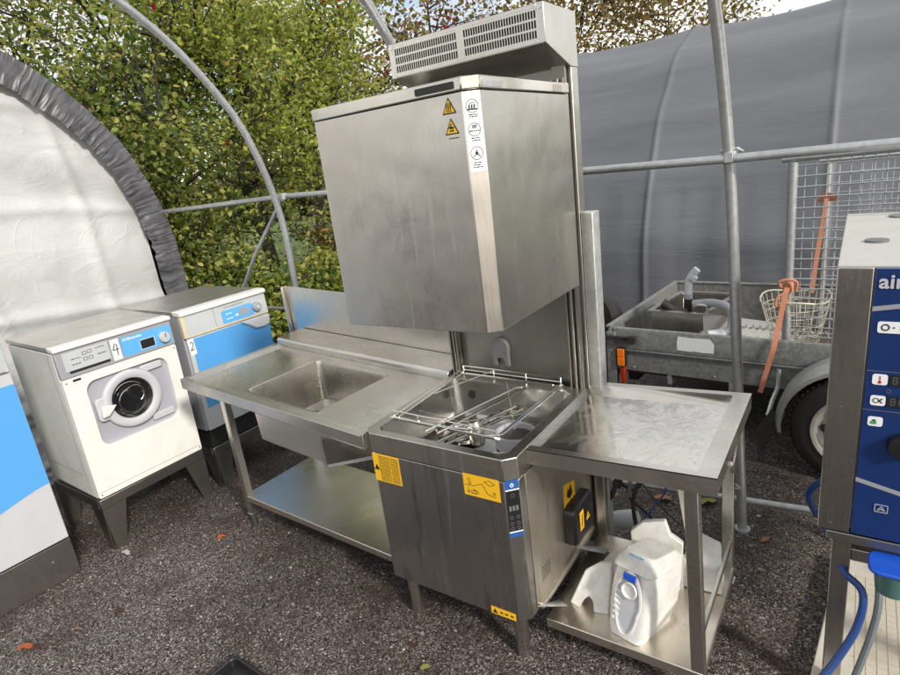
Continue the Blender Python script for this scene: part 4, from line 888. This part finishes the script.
m = MB(); m.box(-.022, -.001, -.004, TW, ZB, ZT_ - .004); m.box(-.034, .0, -.008, TW + .004, ZT_ - .003, ZT_ + .012); m.build('tailboard', 'galv_trailer', tl, .003)
m = MB(); m.box(0, TL, .026, TW - .024, ZB - .02, ZB + .01); m.build('load_floor', 'soil', tl)
m = MB(); m.box(-.03, .03, -.018, .04, .20, ZT_ - .03); m.build('corner_post', 'galv_trailer', tl, .003)
m = MB(); m.box(-.05, .17, -.032, -.014, .585, .605); m.box(.02, .12, -.045, -.016, .572, .582); m.tube([(-.04, -.03, .56), (-.04, -.03, .63)], .013, 8); m.box(.12, .17, -.045, -.015, .57, .615); m.build('latch', 'rubber', tl, .002)
m = MB(); m.box(.04, .098, -.028, -.0, .405, .530); lm = m.build('tail_lamp', 'black', tl, .003)
MB().box(.045, .093, -.036, -.0285, .470, .525).build('orange_lens', 'orange_lens', lm, .004)
MB().box(.045, .093, -.036, -.0285, .410, .4685).build('orange_lens', 'orange_lens', lm, .004)
MB().box(.055, .085, -.02, .01, .29, .395).build('reflector', 'redlens', tl, .003)
m = MB()
PT = Plane((0, -.012, 0), (1, 0, 0), (0, 0, 1), .0015)
q = [(.415, .548), (.50, .546), (.505, .55), (.56, .546), (.62, .548), (.622, .60), (.60, .632), (.50, .630), (.42, .634), (.413, .60)]
PT.poly(m, q, 0); m.build('faded_sticker', 'stickerwhite', tl)
for x in (.14, .62, 1.05):
    MB().lathe([(.007, 0), (.005, .005)], 8, Matrix.Translation((x, .003, .40)) @ Matrix.Rotation(R(90), 4, 'X')).build('bolt', 'galv_guard', tl)
for x in (.35, .70): m = MB(); m.box(x, x + .02, .0, .03, ZB - .06, ZB - .0); m.build('tie_hook', 'galv_guard', tl)
m = MB(); m.box(.06, .12, .10, TW - .1, .27, .35); m.box(1.28, 1.36, -.12, TW + .1, .25, .31); m.box(.1, TL, .2, .25, .29, .354); m.box(.1, TL, TW - .25, TW - .2, .29, .354); m.build('chassis', 'rubber', tl)
def wheel(x, y, z, r, w):
    RX = Matrix.Translation((x, y, z)) @ Matrix.Rotation(R(90), 4, 'X')   # axis along -Y
    t_ = MB(); t_.lathe([(r * .64, -w / 2), (r * .80, -w / 2 - .004), (r * .95, -w / 2 + .008), (r, -w / 2 + .028), (r, w / 2 - .028), (r * .95, w / 2 - .008), (r * .80, w / 2 + .004), (r * .64, w / 2)], 56, RX, False, False)
    for k in range(56):
        a = 2 * math.pi * k / 56
        for s_ in (-1, 1):
            c0 = RX @ Vector((math.cos(a) * (r + .001), math.sin(a) * (r + .001), s_ * w * .22)); 
            t_.tube([RX @ Vector((math.cos(a) * (r + .001), math.sin(a) * (r + .001), s_ * w * .08)), RX @ Vector((math.cos(a + .05) * (r), math.sin(a + .05) * (r), s_ * w * .46))], .006, 4)
    wo_ = t_.build('wheel', 'rubber', tl)
    q = MB(); q.lathe([(r * .665, w / 2 + .002), (r * .655, w / 2 + .008), (r * .61, w / 2 + .004), (r * .58, w / 2 - .028), (r * .50, w / 2 - .04), (r * .40, w / 2 - .022), (r * .22, w / 2 - .01), (r * .20, w / 2 + .012), (.001, w / 2 + .016)], 48, RX, False, False); ri = q.build('rim', 'rim', wo_)
    for k in range(8):
        a = 2 * math.pi * k / 8; q = MB()
        q.lathe([(r * .075, -.001), (r * .075, .004)], 12, RX @ Matrix.Translation((math.cos(a) * r * .45, math.sin(a) * r * .45, w / 2 - .030)))
        q.build('rim_hole', 'darkvoid', ri)
wheel(1.33, -.155, .285, .285, .165); wheel(1.33, TW + .10, .285, .285, .165)
m = MB(); MR = .345; cx_, cz_ = 1.33, .285; lo = []
for k in range(25):
    a = R(-8 + 196 * k / 24); ca, sa = math.cos(a), math.sin(a)
    lo.append([(cx_ + MR * ca, -.02, cz_ + MR * sa), (cx_ + (MR + .012) * ca, -.08, cz_ + (MR + .012) * sa), (cx_ + (MR + .010) * ca, -.18, cz_ + (MR + .010) * sa), (cx_ + (MR - .012) * ca, -.248, cz_ + (MR - .012) * sa), (cx_ + (MR - .03) * ca, -.252, cz_ + (MR - .03) * sa),
               (cx_ + (MR - .022) * ca, -.24, cz_ + (MR - .022) * sa), (cx_ + (MR - .002) * ca, -.175, cz_ + (MR - .002) * sa), (cx_ + (MR - .006) * ca, -.02, cz_ + (MR - .006) * sa)])
m.loft(lo); m.build('mudguard', 'galv_guard', tl)
m = MB(); m.tube([(.955, -.02, .50), (.955, -.03, .40), (.94, -.08, .34), (.93, -.13, .27)], .012, 6); m.build('guard_bracket', 'galv_guard', tl)
m = MB(); m.loft([[(.948, -.15, .315), (.998, -.15, .285), (.915, -.19, .035), (.868, -.19, .165)], [(.948, -.14, .315), (.998, -.14, .285), (.915, -.18, .035), (.868, -.18, .165)]]); m.build('mud_flap', 'rubber', tl)

def TLp(x, y, z):      # trailer-local to world
    c_, s_ = math.cos(R(-5)), math.sin(R(-5)); return Vector((-.40 + x * c_ - y * s_, 2.055 + x * s_ + y * c_, z))
# steel sink box in the trailer
bx = thing('steel_bin', 'open stainless steel box with rim standing in the left corner of the trailer', 'steel box', TLp(.20, .16, .386), (0, 0, R(-8)))
bo2 = [(0, 0), (.32, .0), (.34, .50), (.0, .50)]; bi2 = [(.012, .012), (.308, .012), (.328, .488), (.012, .488)]
m = MB(); m.shell(bo2, bi2, .0, .345); m.prism(bi2, .0, .012); m.build('box_wall', 'steel', bx, .002)
m = MB(); m.shell([(-.02, -.02), (.335, -.02), (.365, .52), (-.02, .52)], [(.0121, .0121), (.3079, .0121), (.3279, .4879), (.0121, .4879)], .3455, .352); m.build('box_rim', 'steel', bx)
m = MB(); m.tube(bez([(.24, .06, .353), (.245, .06, .375), (.26, .06, .385), (.30, .06, .385), (.315, .06, .375), (.318, .06, .353)], 5), .006, 6); m.build('handle', 'wire', bx)
dp = thing('drain_pipe', 'upright black and grey plastic drain pipe with an elbow top in the steel box', 'pipe', TLp(.385, .28, .60))
MB().tube([(0, 0, 0), (.0, 0, .21)], .024, 16).build('lower_pipe', 'rubber', dp)
MB().tube([(0, 0, .17), (.004, 0, .30), (.012, 0, .315), (.03, 0, .345), (.055, 0, .375)], .023, 16).build('upper_pipe', 'pipelight', dp)
MB().lathe([(.028, 0), (.028, .03)], 16, Matrix.Translation((0, 0, .19))).build('collar', 'pipegrey', dp)
MB().lathe([(.030, 0), (.030, .025)], 16, Matrix.Translation((.02, 0, .315)) @ Matrix.Rotation(R(35), 4, 'Y')).build('collar', 'pipelight', dp)
b2_ = thing('drain_trap', 'bent grey plastic drain trap hanging over the right edge of the steel box', 'pipe', TLp(.45, .25, .765))
MB().tube(bez([(-.02, 0, -.0), (.08, -.02, .015), (.17, -.04, .0), (.205, -.05, -.06), (.20, -.08, -.12), (.15, -.12, -.145)], 6), .025, 16).build('bend', 'pipegrey', b2_)
MB().tube([(.15, -.12, -.145), (.09, -.15, -.15)], .029, 16).build('end_collar', 'pipelight', b2_)
MB().tube([(.17, -.105, -.14), (.145, -.12, -.15)], .030, 16).build('end_collar', 'pipelight', b2_)
bk = thing('pipe_elbow', 'short black plastic pipe elbow lying on the left rim of the steel box', 'pipe', TLp(.30, .22, .72))
MB().tube(bez([(-.05, 0, .05), (-.02, 0, .03), (.03, 0, .0), (.10, 0, -.01)], 5), .025, 14).build('elbow', 'rubber', bk)
MB().lathe([(.030, -.012), (.030, .012)], 14, Matrix.Translation((-.04, 0, .045)) @ Matrix.Rotation(R(-60), 4, 'Y')).build('collar', 'rubber', bk)
o = MB().box(0, .42, 0, .35, 0, .02).build('steel_tray', 'steel', None, .004); o.location = TLp(.50, .07, .60); o.rotation_euler = (R(6), R(4), R(-6)); tag(o, 'flat stainless tray lying beside the steel box in the trailer', 'tray')
sr = MB()
for k in range(70):
    a = k * 1.1; 
sr.tube([(k * .0042, .012 * math.cos(k * .75), .012 * math.sin(k * .75)) for k in range(170)], .0045, 5); sr.tube([(-.02, 0, 0), (.74, 0, 0)], .006, 6)
o = sr.build('spiral_rod', 'galv_light', None); o.location = TLp(.70, .20, .66); o.rotation_euler = (0, R(2), R(-4)); tag(o, 'grey spiral threaded rod lying across the trailer load', 'rod')
# wire basket
wb = thing('wire_basket', 'round cream coated wire basket standing in the trailer by the mesh panel post', 'basket', TLp(.985, .22, .60), (R(2), R(-2), 0))
m = MB(); NB = 26
def rad(h): return .115 + .052 * h / .24
for h, r_ in ((.0, .0028), (.05, .0022), (.10, .0022), (.155, .0022), (.20, .0022), (.245, .0045)):
    m.tube([(rad(h) * 1.0 * math.cos(2 * math.pi * k / 36), rad(h) * .95 * math.sin(2 * math.pi * k / 36), h + (.012 * math.sin(2 * math.pi * k / 36 * 3) if h > .24 else 0)) for k in range(36)], r_, 5, closed=True)
for k in range(NB):
    a = 2 * math.pi * k / NB; m.tube([(rad(0) * .1 * math.cos(a), rad(0) * .1 * math.sin(a), 0), (rad(0) * math.cos(a), rad(0) * .95 * math.sin(a), 0), (rad(.245) * math.cos(a), rad(.245) * .95 * math.sin(a), .245)], .0022, 5)
m.build('wire_mesh', 'wirecream', wb)
m = MB()
for s_ in (-1, 1): m.tube(bez([(-.03, s_ * .155, .245), (-.025, s_ * .15, .20), (.0, s_ * .148, .185), (.03, s_ * .15, .20), (.035, s_ * .155, .245)], 5), .003, 5)
m.build('handle', 'wirecream', wb)
# mesh panels on the trailer
def mesh_panel(label, x0, x1, y, zb, zt, wpost, gr, pitch=.052):
    p_ = thing('mesh_panel', label, 'mesh panel', TLp(x0, y, zb), (0, 0, R(-5)), gr)
    Wp, Hp = x1 - x0, zt - zb
    MB().tube([(0, 0, 0), (0.0, 0, Hp - .02)], wpost, 12).build('post', 'galv', p_)
    MB().tube([(-.05, 0, Hp), (Wp, 0, Hp + .01)], wpost * .85, 12).build('top_bar', 'galv', p_)
    MB().tube([(Wp, 0, 0), (Wp, 0, Hp)], wpost, 12).build('post', 'galv', p_)
    m = MB(); z = .06
    while z < Hp - .02: m.tube([(0, 0, z), (Wp, 0, z + .008)], .0036, 5); z += pitch
    x = pitch
    while x < Wp: m.tube([(x, .006, .0), (x, .006, Hp)], .0026, 5); x += pitch * .9
    m.build('wire_mesh', 'galv', p_)
    return p_
GM = 'wire mesh panels standing on the trailer'
mesh_panel('near wire mesh panel with thick post tied by the orange strap', .965, 2.4, .08, .50, 1.585, .022, GM)
mesh_panel('far wire mesh panel with thin post behind the first mesh panel', .985, 2.4, 1.12, .40, 1.50, .018, GM, .06)
# straps
st_ = thing('ratchet_strap', 'faded orange strap tied round the thick post and hanging over the trailer side', 'strap', TLp(.965, .08, .935))
def ribbon(pts, w, th=.003):
    m = MB(); P = [Vector(p) for p in pts]; lp = []
    for i, p in enumerate(P):
        d = (P[min(i + 1, len(P) - 1)] - P[max(i - 1, 0)]).normalized(); s_ = d.cross(Vector((0, 1, 0)));  s_ = s_.normalized() if s_.length > .1 else Vector((1, 0, 0)); nn = d.cross(s_).normalized() * th
        lp.append([p - s_ * w / 2, p + s_ * w / 2, p + s_ * w / 2 + nn, p - s_ * w / 2 + nn])
    m.loft(lp); return m
ribbon(bez([(0, -.035, .0), (-.01, -.05, -.05), (-.03, -.08, -.2), (-.045, -.11, -.31), (-.07, -.105, -.42), (-.105, -.10, -.58)], 5), .025).build('webbing', 'strap', st_)
m = MB(); m.lathe([(.0235, -.03), (.026, -.01), (.025, .01), (.0235, .025)], 14); m.tube(bez([(-.03, -.03, .0), (-.04, -.045, .03), (0, -.045, .045), (.04, -.04, .03), (.035, -.03, -.02)], 4), .008, 6); m.tube(bez([(.0, -.04, -.03), (-.04, -.05, -.045), (-.05, -.05, -.09), (-.02, -.05, -.10), (.0, -.045, -.06)], 4), .008, 6); m.build('knot', 'strap', st_)
s2_ = thing('ratchet_strap', 'faded orange strap tied high on the thin far post and hanging down', 'strap', TLp(.985, 1.10, 1.28))
ribbon(bez([(0.0, -.03, 0), (-.005, -.035, -.1), (-.03, -.04, -.35), (-.05, -.05, -.62)], 5), .026).build('webbing', 'strap', s2_)
m = MB(); m.lathe([(.020, -.025), (.023, .0), (.020, .02)], 14); m.loft([[(-.05, -.03, -.02), (-.02, -.05, .03), (.02, -.05, .025), (.07, -.03, -.015)], [(-.045, -.02, -.03), (-.015, -.025, -.01), (.02, -.025, -.005), (.06, -.02, -.03)]]); m.build('knot', 'strap', s2_)
# dark round tyre behind trailer tail
tw = MB(); tw.lathe([(.10, -.05), (.13, -.06), (.19, -.055), (.205, -.03), (.205, .03), (.19, .055), (.13, .06), (.10, .05)], 40, None, False, False)
tw = tw.build('spare_tyre', 'rubber', None); tw.location = (-.72, 2.75, .46); tw.rotation_euler = (R(80), 0, R(-35)); tag(tw, 'black tyre hung up at the rear corner of the trailer, beside the dishwasher column', 'tyre')
po = MB().box(-.03, .03, -.03, .03, 0, .3).build('tyre_block', 'rubber', None); po.location = (-.72, 2.75, 0); po.name = 'wooden_block'; tag(po, 'dark block on the ground under the spare tyre', 'block')

# ================================================================== small ground things
def leaf(name, label, x, y, s, rz, mat, cat='leaf', grp=None, curl=.3):
    s *= .72; m = MB(); n = 10; top = []
    for k in range(n):
        a = 2 * math.pi * k / n; r = s * (.42 + .20 * abs(math.cos(a)) + .09 * random.uniform(-1, 1)); top.append((r * math.cos(a), r * .62 * math.sin(a), .006 + curl * s * abs(math.sin(a)) * random.uniform(.3, 1)))
    m.loft([[(a, b, c_ - .0015) for a, b, c_ in top], top], True, True)
    o = m.build(name, mat, None); o.location = (x, y, .004); o.rotation_euler = (0, 0, rz); tag(o, label, cat, grp); return o
M['leaf_or'] = paint('orange_leaf', (.36, .09, .025), .6, .3); M['leaf_br'] = paint('brown_leaf', (.06, .018, .012), .6, .3); M['leaf_yg'] = paint('yellow_green_leaf', (.20, .22, .05), .6, .4); M['leaf_tan'] = paint('tan_leaf', (.38, .16, .06), .7, .4); M['scrap'] = paint('grey_scrap', (.45, .44, .43), .7, .3)
leaf('fallen_leaf', 'orange brown dead leaf near the lower left corner', -1.985, -.885, .085, .6, 'leaf_or')
leaf('fallen_leaf', 'dark brown part of a dead leaf touching the orange one at lower left', -1.93, -.855, .06, .9, 'leaf_br')
leaf('fallen_leaf', 'small dark red brown leaf on the gravel in front of the washing machine stand', -1.814, -.565, .06, .3, 'leaf_br')
leaf('fallen_leaf', 'bright orange scrap of leaf left of the sink table foot', -1.845, .003, .055, 1.2, 'leaf_or', curl=.6)
leaf('paper_scrap', 'pale scrap at the foot of the washing machine stand', -2.24, -.31, .07, .1, 'scrap', 'scrap')
leaf('fallen_leaf', 'tan leaf on the gravel seen under the side table', .12, 1.25, .10, .2, 'leaf_tan')
leaf('fallen_leaf', 'yellow green leaf under the ground rail behind the side table', .32, 1.30, .12, .8, 'leaf_yg')
leaf('fallen_leaf', 'yellow green leaf at the foot of the right arch pipe', .46, 1.03, .09, 1.9, 'leaf_yg')
leaf('fallen_leaf', 'small tan leaf right of the foot of the right arch pipe', .60, 1.10, .05, 1.0, 'leaf_tan')
leaf('fallen_leaf', 'small green leaf on the gravel in front of the dishwasher', -.36, -.16, .045, 1.0, 'leaf_yg')
leaf('fallen_leaf', 'tiny brown leaf on the gravel under the dishwasher front', -.47, -.10, .04, .3, 'leaf_br')
tr = thing('plastic_tray', 'black plastic tray corner at the bottom edge of the picture', 'tray', (-1.052, -.480, 0.0), (0, 0, R(-2)))
m = MB(); a_, b2 = rrect(0, .42, -.32, 0, .03), rrect(.012, .408, -.308, -.012, .022)
m.shell(a_, b2, .0, .045); m.build('rim', 'black', tr, .005)
m = MB(); m.prism(b2, .0, .012); m.build('tray_floor', 'black', tr)

# ================================================================== VEGETATION
def leaves_mesh(name, pts, size, rng, mat, parent, up=.3, aspect=.62):
    n = len(pts); P = np.array(pts)
    nrm = rng.normal(size=(n, 3)); nrm[:, 2] = np.abs(nrm[:, 2]) + up; nrm /= np.linalg.norm(nrm, axis=1)[:, None]
    t_ = rng.normal(size=(n, 3)); t_ -= (t_ * nrm).sum(1)[:, None] * nrm; t_ /= np.linalg.norm(t_, axis=1)[:, None]
    b = np.cross(nrm, t_); s = (size * rng.uniform(.6, 1.25, n))[:, None]
    w = aspect * s
    # folded leaf: tip, two side points each side, base
    V = np.stack([P - t_ * s * .55, P + b * w * .42 - t_ * s * .20 + nrm * s * .09, P + b * w * .48 + t_ * s * .16 + nrm * s * .10, P + t_ * s * .5 - nrm * s * .05,
                  P - b * w * .48 + t_ * s * .16 + nrm * s * .10, P - b * w * .42 - t_ * s * .20 + nrm * s * .09], 1).reshape(-1, 3)
    F = (np.arange(n) * 6)[:, None] + np.array([[0, 1, 2, 0, 2, 3, 0, 3, 4, 0, 4, 5]]); F = F.reshape(-1)
    me = bpy.data.meshes.new(name); me.vertices.add(len(V)); me.vertices.foreach_set('co', V.ravel().astype(np.float32))
    nf = 4 * n; me.loops.add(nf * 3); me.loops.foreach_set('vertex_index', F.astype(np.int32))
    me.polygons.add(nf); me.polygons.foreach_set('loop_start', (np.arange(nf) * 3).astype(np.int32)); me.update(calc_edges=True)
    me.materials.append(M[mat]); o = bpy.data.objects.new(name, me); COL.objects.link(o); o.parent = parent; return o
def tree(name, label, cat, loc, h, cr, nleaf, seed, mat, size=.06, base=.25, stems=1, spread=.14, group=None, limbs=16, red=0, red_at=None, trunk_r=.07, flat=1.0):
    rnd = random.Random(seed); rng = np.random.default_rng(seed)
    root = thing(name, label, cat, loc, group=group); tm = MB(); bm_ = MB(); tips = []
    for s_ in range(stems):
        a = rnd.uniform(0, 6.28); lean = rnd.uniform(.02, .2) * cr * (1 if stems > 1 else .4)
        path = [Vector((0.06 * s_, 0, 0))]
        for k in range(1, 7): path.append(Vector((lean * k / 6 * math.cos(a) + rnd.uniform(-.05, .05), lean * k / 6 * math.sin(a) + rnd.uniform(-.05, .05), h * .8 * k / 6)))
        tm.tube(path, trunk_r / (stems ** .4), 8, r2=.012)
        for l in range(max(3, limbs // stems)):
            f = base + (1 - base) * (l + rnd.random()) / max(3, limbs // stems)
            kk = min(f * 6 * .98, 5.9); p0 = path[int(kk)].lerp(path[int(kk) + 1], kk % 1)
            az = rnd.uniform(0, 6.28); ln = cr * (1.05 - .55 * abs(f - .45)) * rnd.uniform(.7, 1.1); el = rnd.uniform(-.05, .7)
            d = Vector((math.cos(az) * math.cos(el), math.sin(az) * math.cos(el), math.sin(el)))
            lp = [p0]
            for k in range(1, 6): d = (d + Vector((rnd.uniform(-.22, .22), rnd.uniform(-.22, .22), rnd.uniform(-.15, .2)))).normalized(); lp.append(lp[-1] + d * ln / 5)
            bm_.tube(lp, trunk_r * .35, 5, r2=.005)
            for k in range(2, 6):
                for _ in range(3):
                    d2 = (d + Vector((rnd.uniform(-1, 1), rnd.uniform(-1, 1), rnd.uniform(-.7, .7)))).normalized(); q = lp[k] + d2 * ln * rnd.uniform(.2, .42)
                    bm_.tube([lp[k], lp[k].lerp(q, .5) + Vector((0, 0, .03)), q], .008, 4, r2=.003); tips += [lp[k].lerp(q, .4), lp[k].lerp(q, .75), q]
    tm.build('trunk', 'bark', root); bm_.build('branches', 'bark', root)
    T = np.array([tuple(t_) for t_ in tips]); wgt = rng.uniform(.02, 1, len(T)) ** 2; wgt /= wgt.sum()
    idx = rng.choice(len(T), nleaf, p=wgt); pts = T[idx] + rng.normal(size=(nleaf, 3)) * spread * np.array([1, 1, .75]); pts[:, 2] = np.maximum(pts[:, 2], .05)
    leaves_mesh('crown', pts, size, rng, mat, root)
    if red:
        c = rng.choice(len(T), 7); pts = T[c][rng.integers(0, 7, red)] + rng.normal(size=(red, 3)) * .13; leaves_mesh('red_leaves', pts, size * 1.1, rng, 'leaf_red', root)
    return root
GT = 'trees behind the tents'
cz = Vector((.848, -1.403, 0))
def at(px, dist):           # ground position in the direction seen px columns from the left, at a ground distance
    v = Vector(((px - 450) / 580.89, 0.2, -1)); d = Vector((sum(Rm[i][k] * 0 for i in range(3)) for k in range(3)))
    wv = Vector([Rm[0][k] * v.x + Rm[1][k] * v.y + Rm[2][k] * v.z for k in range(3)]); wv.z = 0; wv.normalize(); return cz + wv * dist
TREES = [
 ('hazel_tree', 'dense green leafy tree above the white tent wall at the upper left', at(40, 8.2), 4.6, 2.0, 21000, 11, 'leaf_green', dict(size=.062, stems=3, base=.15, limbs=30, spread=.2)),
 ('hazel_tree', 'green tree with small red leaf clusters between the tent hem and the left arch pipe', at(165, 7.6), 4.5, 1.9, 21000, 12, 'leaf_green', dict(size=.06, stems=3, base=.10, limbs=30, red=160, spread=.2)),
 ('hazel_tree', 'bright lime green tree behind the left arch pipe', at(262, 8.6), 4.8, 1.8, 18000, 13, 'leaf_lime', dict(size=.062, stems=2, base=.44, limbs=30, red=120, trunk_r=.09, spread=.2)),
 ('hazel_tree', 'yellow green tree with two dark stems left of the raised hood', at(318, 9.6), 4.6, 1.6, 9500, 14, 'leaf_lime', dict(size=.06, stems=2, base=.46, limbs=22, red=260, trunk_r=.09, spread=.2)),
 ('rowan_tree', 'open reddish brown tree with sky showing through, above the hood left corner', at(372, 13), 7.6, 2.6, 4200, 15, 'leaf_autumn', dict(size=.11, base=.3, limbs=26, red=170, spread=.28)),
 ('birch_tree', 'sparse brown green tree above the middle of the fan box', at(455, 15), 8.2, 2.7, 4600, 16, 'leaf_autumn', dict(size=.12, base=.3, limbs=28, spread=.3)),
 ('birch_tree', 'sparse brown green tree right of the fan box above the tunnel tent', at(590, 17.5), 8.4, 3.0, 6200, 17, 'leaf_autumn', dict(size=.12, base=.3, limbs=30, spread=.32)),
 ('birch_tree', 'rightmost sparse brown tree whose crown ends at the open sky', at(668, 18), 7.0, 2.6, 5600, 18, 'leaf_autumn', dict(size=.12, base=.3, limbs=28, spread=.32)),
 ('birch_tree', 'tall thin tree far behind the lime green tree', at(235, 15), 6.4, 2.4, 3500, 19, 'leaf_far', dict(size=.12, base=.2, limbs=26, spread=.3)),
 ('birch_tree', 'tall thin tree far behind the dense tree at upper left', at(90, 15), 6.0, 2.4, 3500, 20, 'leaf_far', dict(size=.12, base=.2, limbs=26, spread=.3)),
]
for nm, lb, p, h, cr_, nl_, sd_, mt, kw in TREES:
    tree(nm, lb, 'tree', tuple(p), h, cr_, nl_, sd_, mt, group=GT, **kw)
for i, (px_, ds, lb, mt, hh) in enumerate(((285, 7.0, 'low green bush behind the dryer', 'leaf_lime', .55), (338, 8.0, 'low bush with reddish leaves just left of the hood', 'leaf_autumn', .8), (235, 6.6, 'low dark bush beside the white tent hem', 'leaf_green', 1.1))):
    tree('bush', lb, 'bush', tuple(at(px_, ds)), hh, .8, 4500, 40 + i, mt, size=.07, base=.05, stems=4, spread=.12, group='bushes beyond the dryer', limbs=16, trunk_r=.02)
# far hedge as one mass
rng = np.random.default_rng(5); n_ = 26000
ang = rng.uniform(R(60), R(200), n_); dd = rng.uniform(30, 36, n_); zz = np.abs(rng.normal(size=n_)) * 1.3 + .1 + 1.2 * np.sin(ang * 23) ** 2 * rng.uniform(0, 1, n_)
o = leaves_mesh('far_wood', np.stack([np.cos(ang) * dd, np.sin(ang) * dd, zz], 1), .55, rng, 'leaf_far', None); tag(o, 'far low line of woodland beyond the field', 'wood', kind='stuff')
# loose stones and leaf litter on the tarmac
def scatter(name, n_, xr, yr, size, mat, label, seed, flat=.6):
    rng = np.random.default_rng(seed)
    P = np.stack([rng.uniform(*xr, n_), rng.uniform(*yr, n_), np.zeros(n_)], 1)
    base = np.array([(1, 0, 0), (0, 1, 0), (-1, 0, 0), (0, -1, 0), (0, 0, 1), (0, 0, -.4)], float)
    sc = size * rng.lognormal(0, .35, (n_, 1, 1)); v = base[None] * rng.uniform(.6, 1.2, (n_, 6, 1)) * sc
    a = rng.uniform(0, 6.28, n_); ca, sa = np.cos(a), np.sin(a); x = v[..., 0] * ca[:, None] - v[..., 1] * sa[:, None]; y = v[..., 0] * sa[:, None] + v[..., 1] * ca[:, None]
    V = np.stack([x + P[:, 0:1], y * .8 + P[:, 1:2], v[..., 2] * flat + .001], -1).reshape(-1, 3)
    tri_ = np.array([0, 1, 4, 1, 2, 4, 2, 3, 4, 3, 0, 4]); F = ((np.arange(n_) * 6)[:, None] + tri_[None]).reshape(-1)
    me = bpy.data.meshes.new(name); me.vertices.add(len(V)); me.vertices.foreach_set('co', V.ravel().astype(np.float32)); nf = 4 * n_
    me.loops.add(nf * 3); me.loops.foreach_set('vertex_index', F.astype(np.int32)); me.polygons.add(nf); me.polygons.foreach_set('loop_start', (np.arange(nf) * 3).astype(np.int32)); me.update(calc_edges=True)
    me.materials.append(M[mat]); o = bpy.data.objects.new(name, me); COL.objects.link(o); return tag(o, label, name.replace('_', ' '), kind='stuff')
t = NT('loose_stone'); g = t.n('ShaderNodeNewGeometry')
M['stone'] = t.fin(Base_Color=t.ramp(g.outputs['Random Per Island'], [(0., (.03, .022, .019)), (.5, (.09, .07, .06)), (.8, (.22, .19, .17)), (1., (.45, .41, .37))]), Roughness=.75)
t = NT('litter_bits'); g = t.n('ShaderNodeNewGeometry')
M['litter'] = t.fin(Base_Color=t.ramp(g.outputs['Random Per Island'], [(0., (.03, .015, .010)), (.5, (.10, .045, .02)), (.8, (.20, .11, .04)), (1., (.24, .20, .07))]), Roughness=.8)
scatter('loose_gravel', 26000, (-3.2, 1.9), (-1.2, 2.6), .0042, 'stone', 'small loose stones strewn over the dark tarmac', 3)
scatter('leaf_litter', 420, (-3.0, 1.8), (.75, 3.2), .010, 'litter', 'brown crumbs of dead leaf scattered behind the tables', 4, .25)
scatter('leaf_litter', 70, (-3.0, 1.0), (-1.1, .7), .008, 'litter', 'few brown crumbs of dead leaf in front of the machines', 6, .25)
# scuffs, seams and rust on the laundry machines
m = MB(); Plane((-Wm, 0, 0), (0, -1, 0), (0, 0, 1)).rect(m, -.085, -.083, Z0 + .01, 1.11, 0); m.build('side_seam', 'inkgrey', wm)
m = MB(); Plane((-Wm, 0, 0), (0, -1, 0), (0, 0, 1)).rect(m, -.50, -.12, Z0 + .12, Z0 + .122, 0); m.build('side_seam', 'inkgrey', wm)
for x, z in ((-.585, .335), (-.015, .335), (-.585, .965), (-.015, .965)):
    MB().lathe([(.0045, 0), (.004, .002)], 10, Matrix.Translation((x, -.002, z)) @ Matrix.Rotation(R(90), 4, 'X')).build('screw', 'wire', wm)
m = MB(); Plane((0, -.002, 0), (1, 0, 0), (0, 0, 1)).rect(m, -.59, -.01, .3475, .349, 0); m.build('kick_seam', 'inkgrey', wm)
for x, z in ((.03, .02), (.03, OH - .03), (.03, OH / 2)):
    MB().lathe([(.0045, 0), (.004, .0018)], 10, Matrix.Translation((x, .0, z)) @ Matrix.Rotation(R(90), 4, 'X')).build('screw', 'steel_dark', ov)
for pts_, r_, mt_, lb_ in (
    ([(.07, .74, .60), (.13, .76, .44), (.10, .78, .30), (.19, .80, .20), (.26, .76, .10), (.22, .72, .02)], .006, 'rubber', 'thin black cable in wide loops behind the side table shelf'),
    ([(.09, .72, .55), (.05, .76, .40), (.12, .80, .32), (.17, .78, .42), (.12, .74, .50), (.08, .73, .36)], .007, 'rubber', 'black cable coiled once beside the galvanised cover'),
    ([(.16, .70, .60), (.20, .74, .46), (.26, .78, .38), (.22, .80, .28), (.14, .78, .16)], .004, 'labelblue', 'thin blue wire hanging among the black cables')):
    cable(pts_, r_, mt_, lb_)
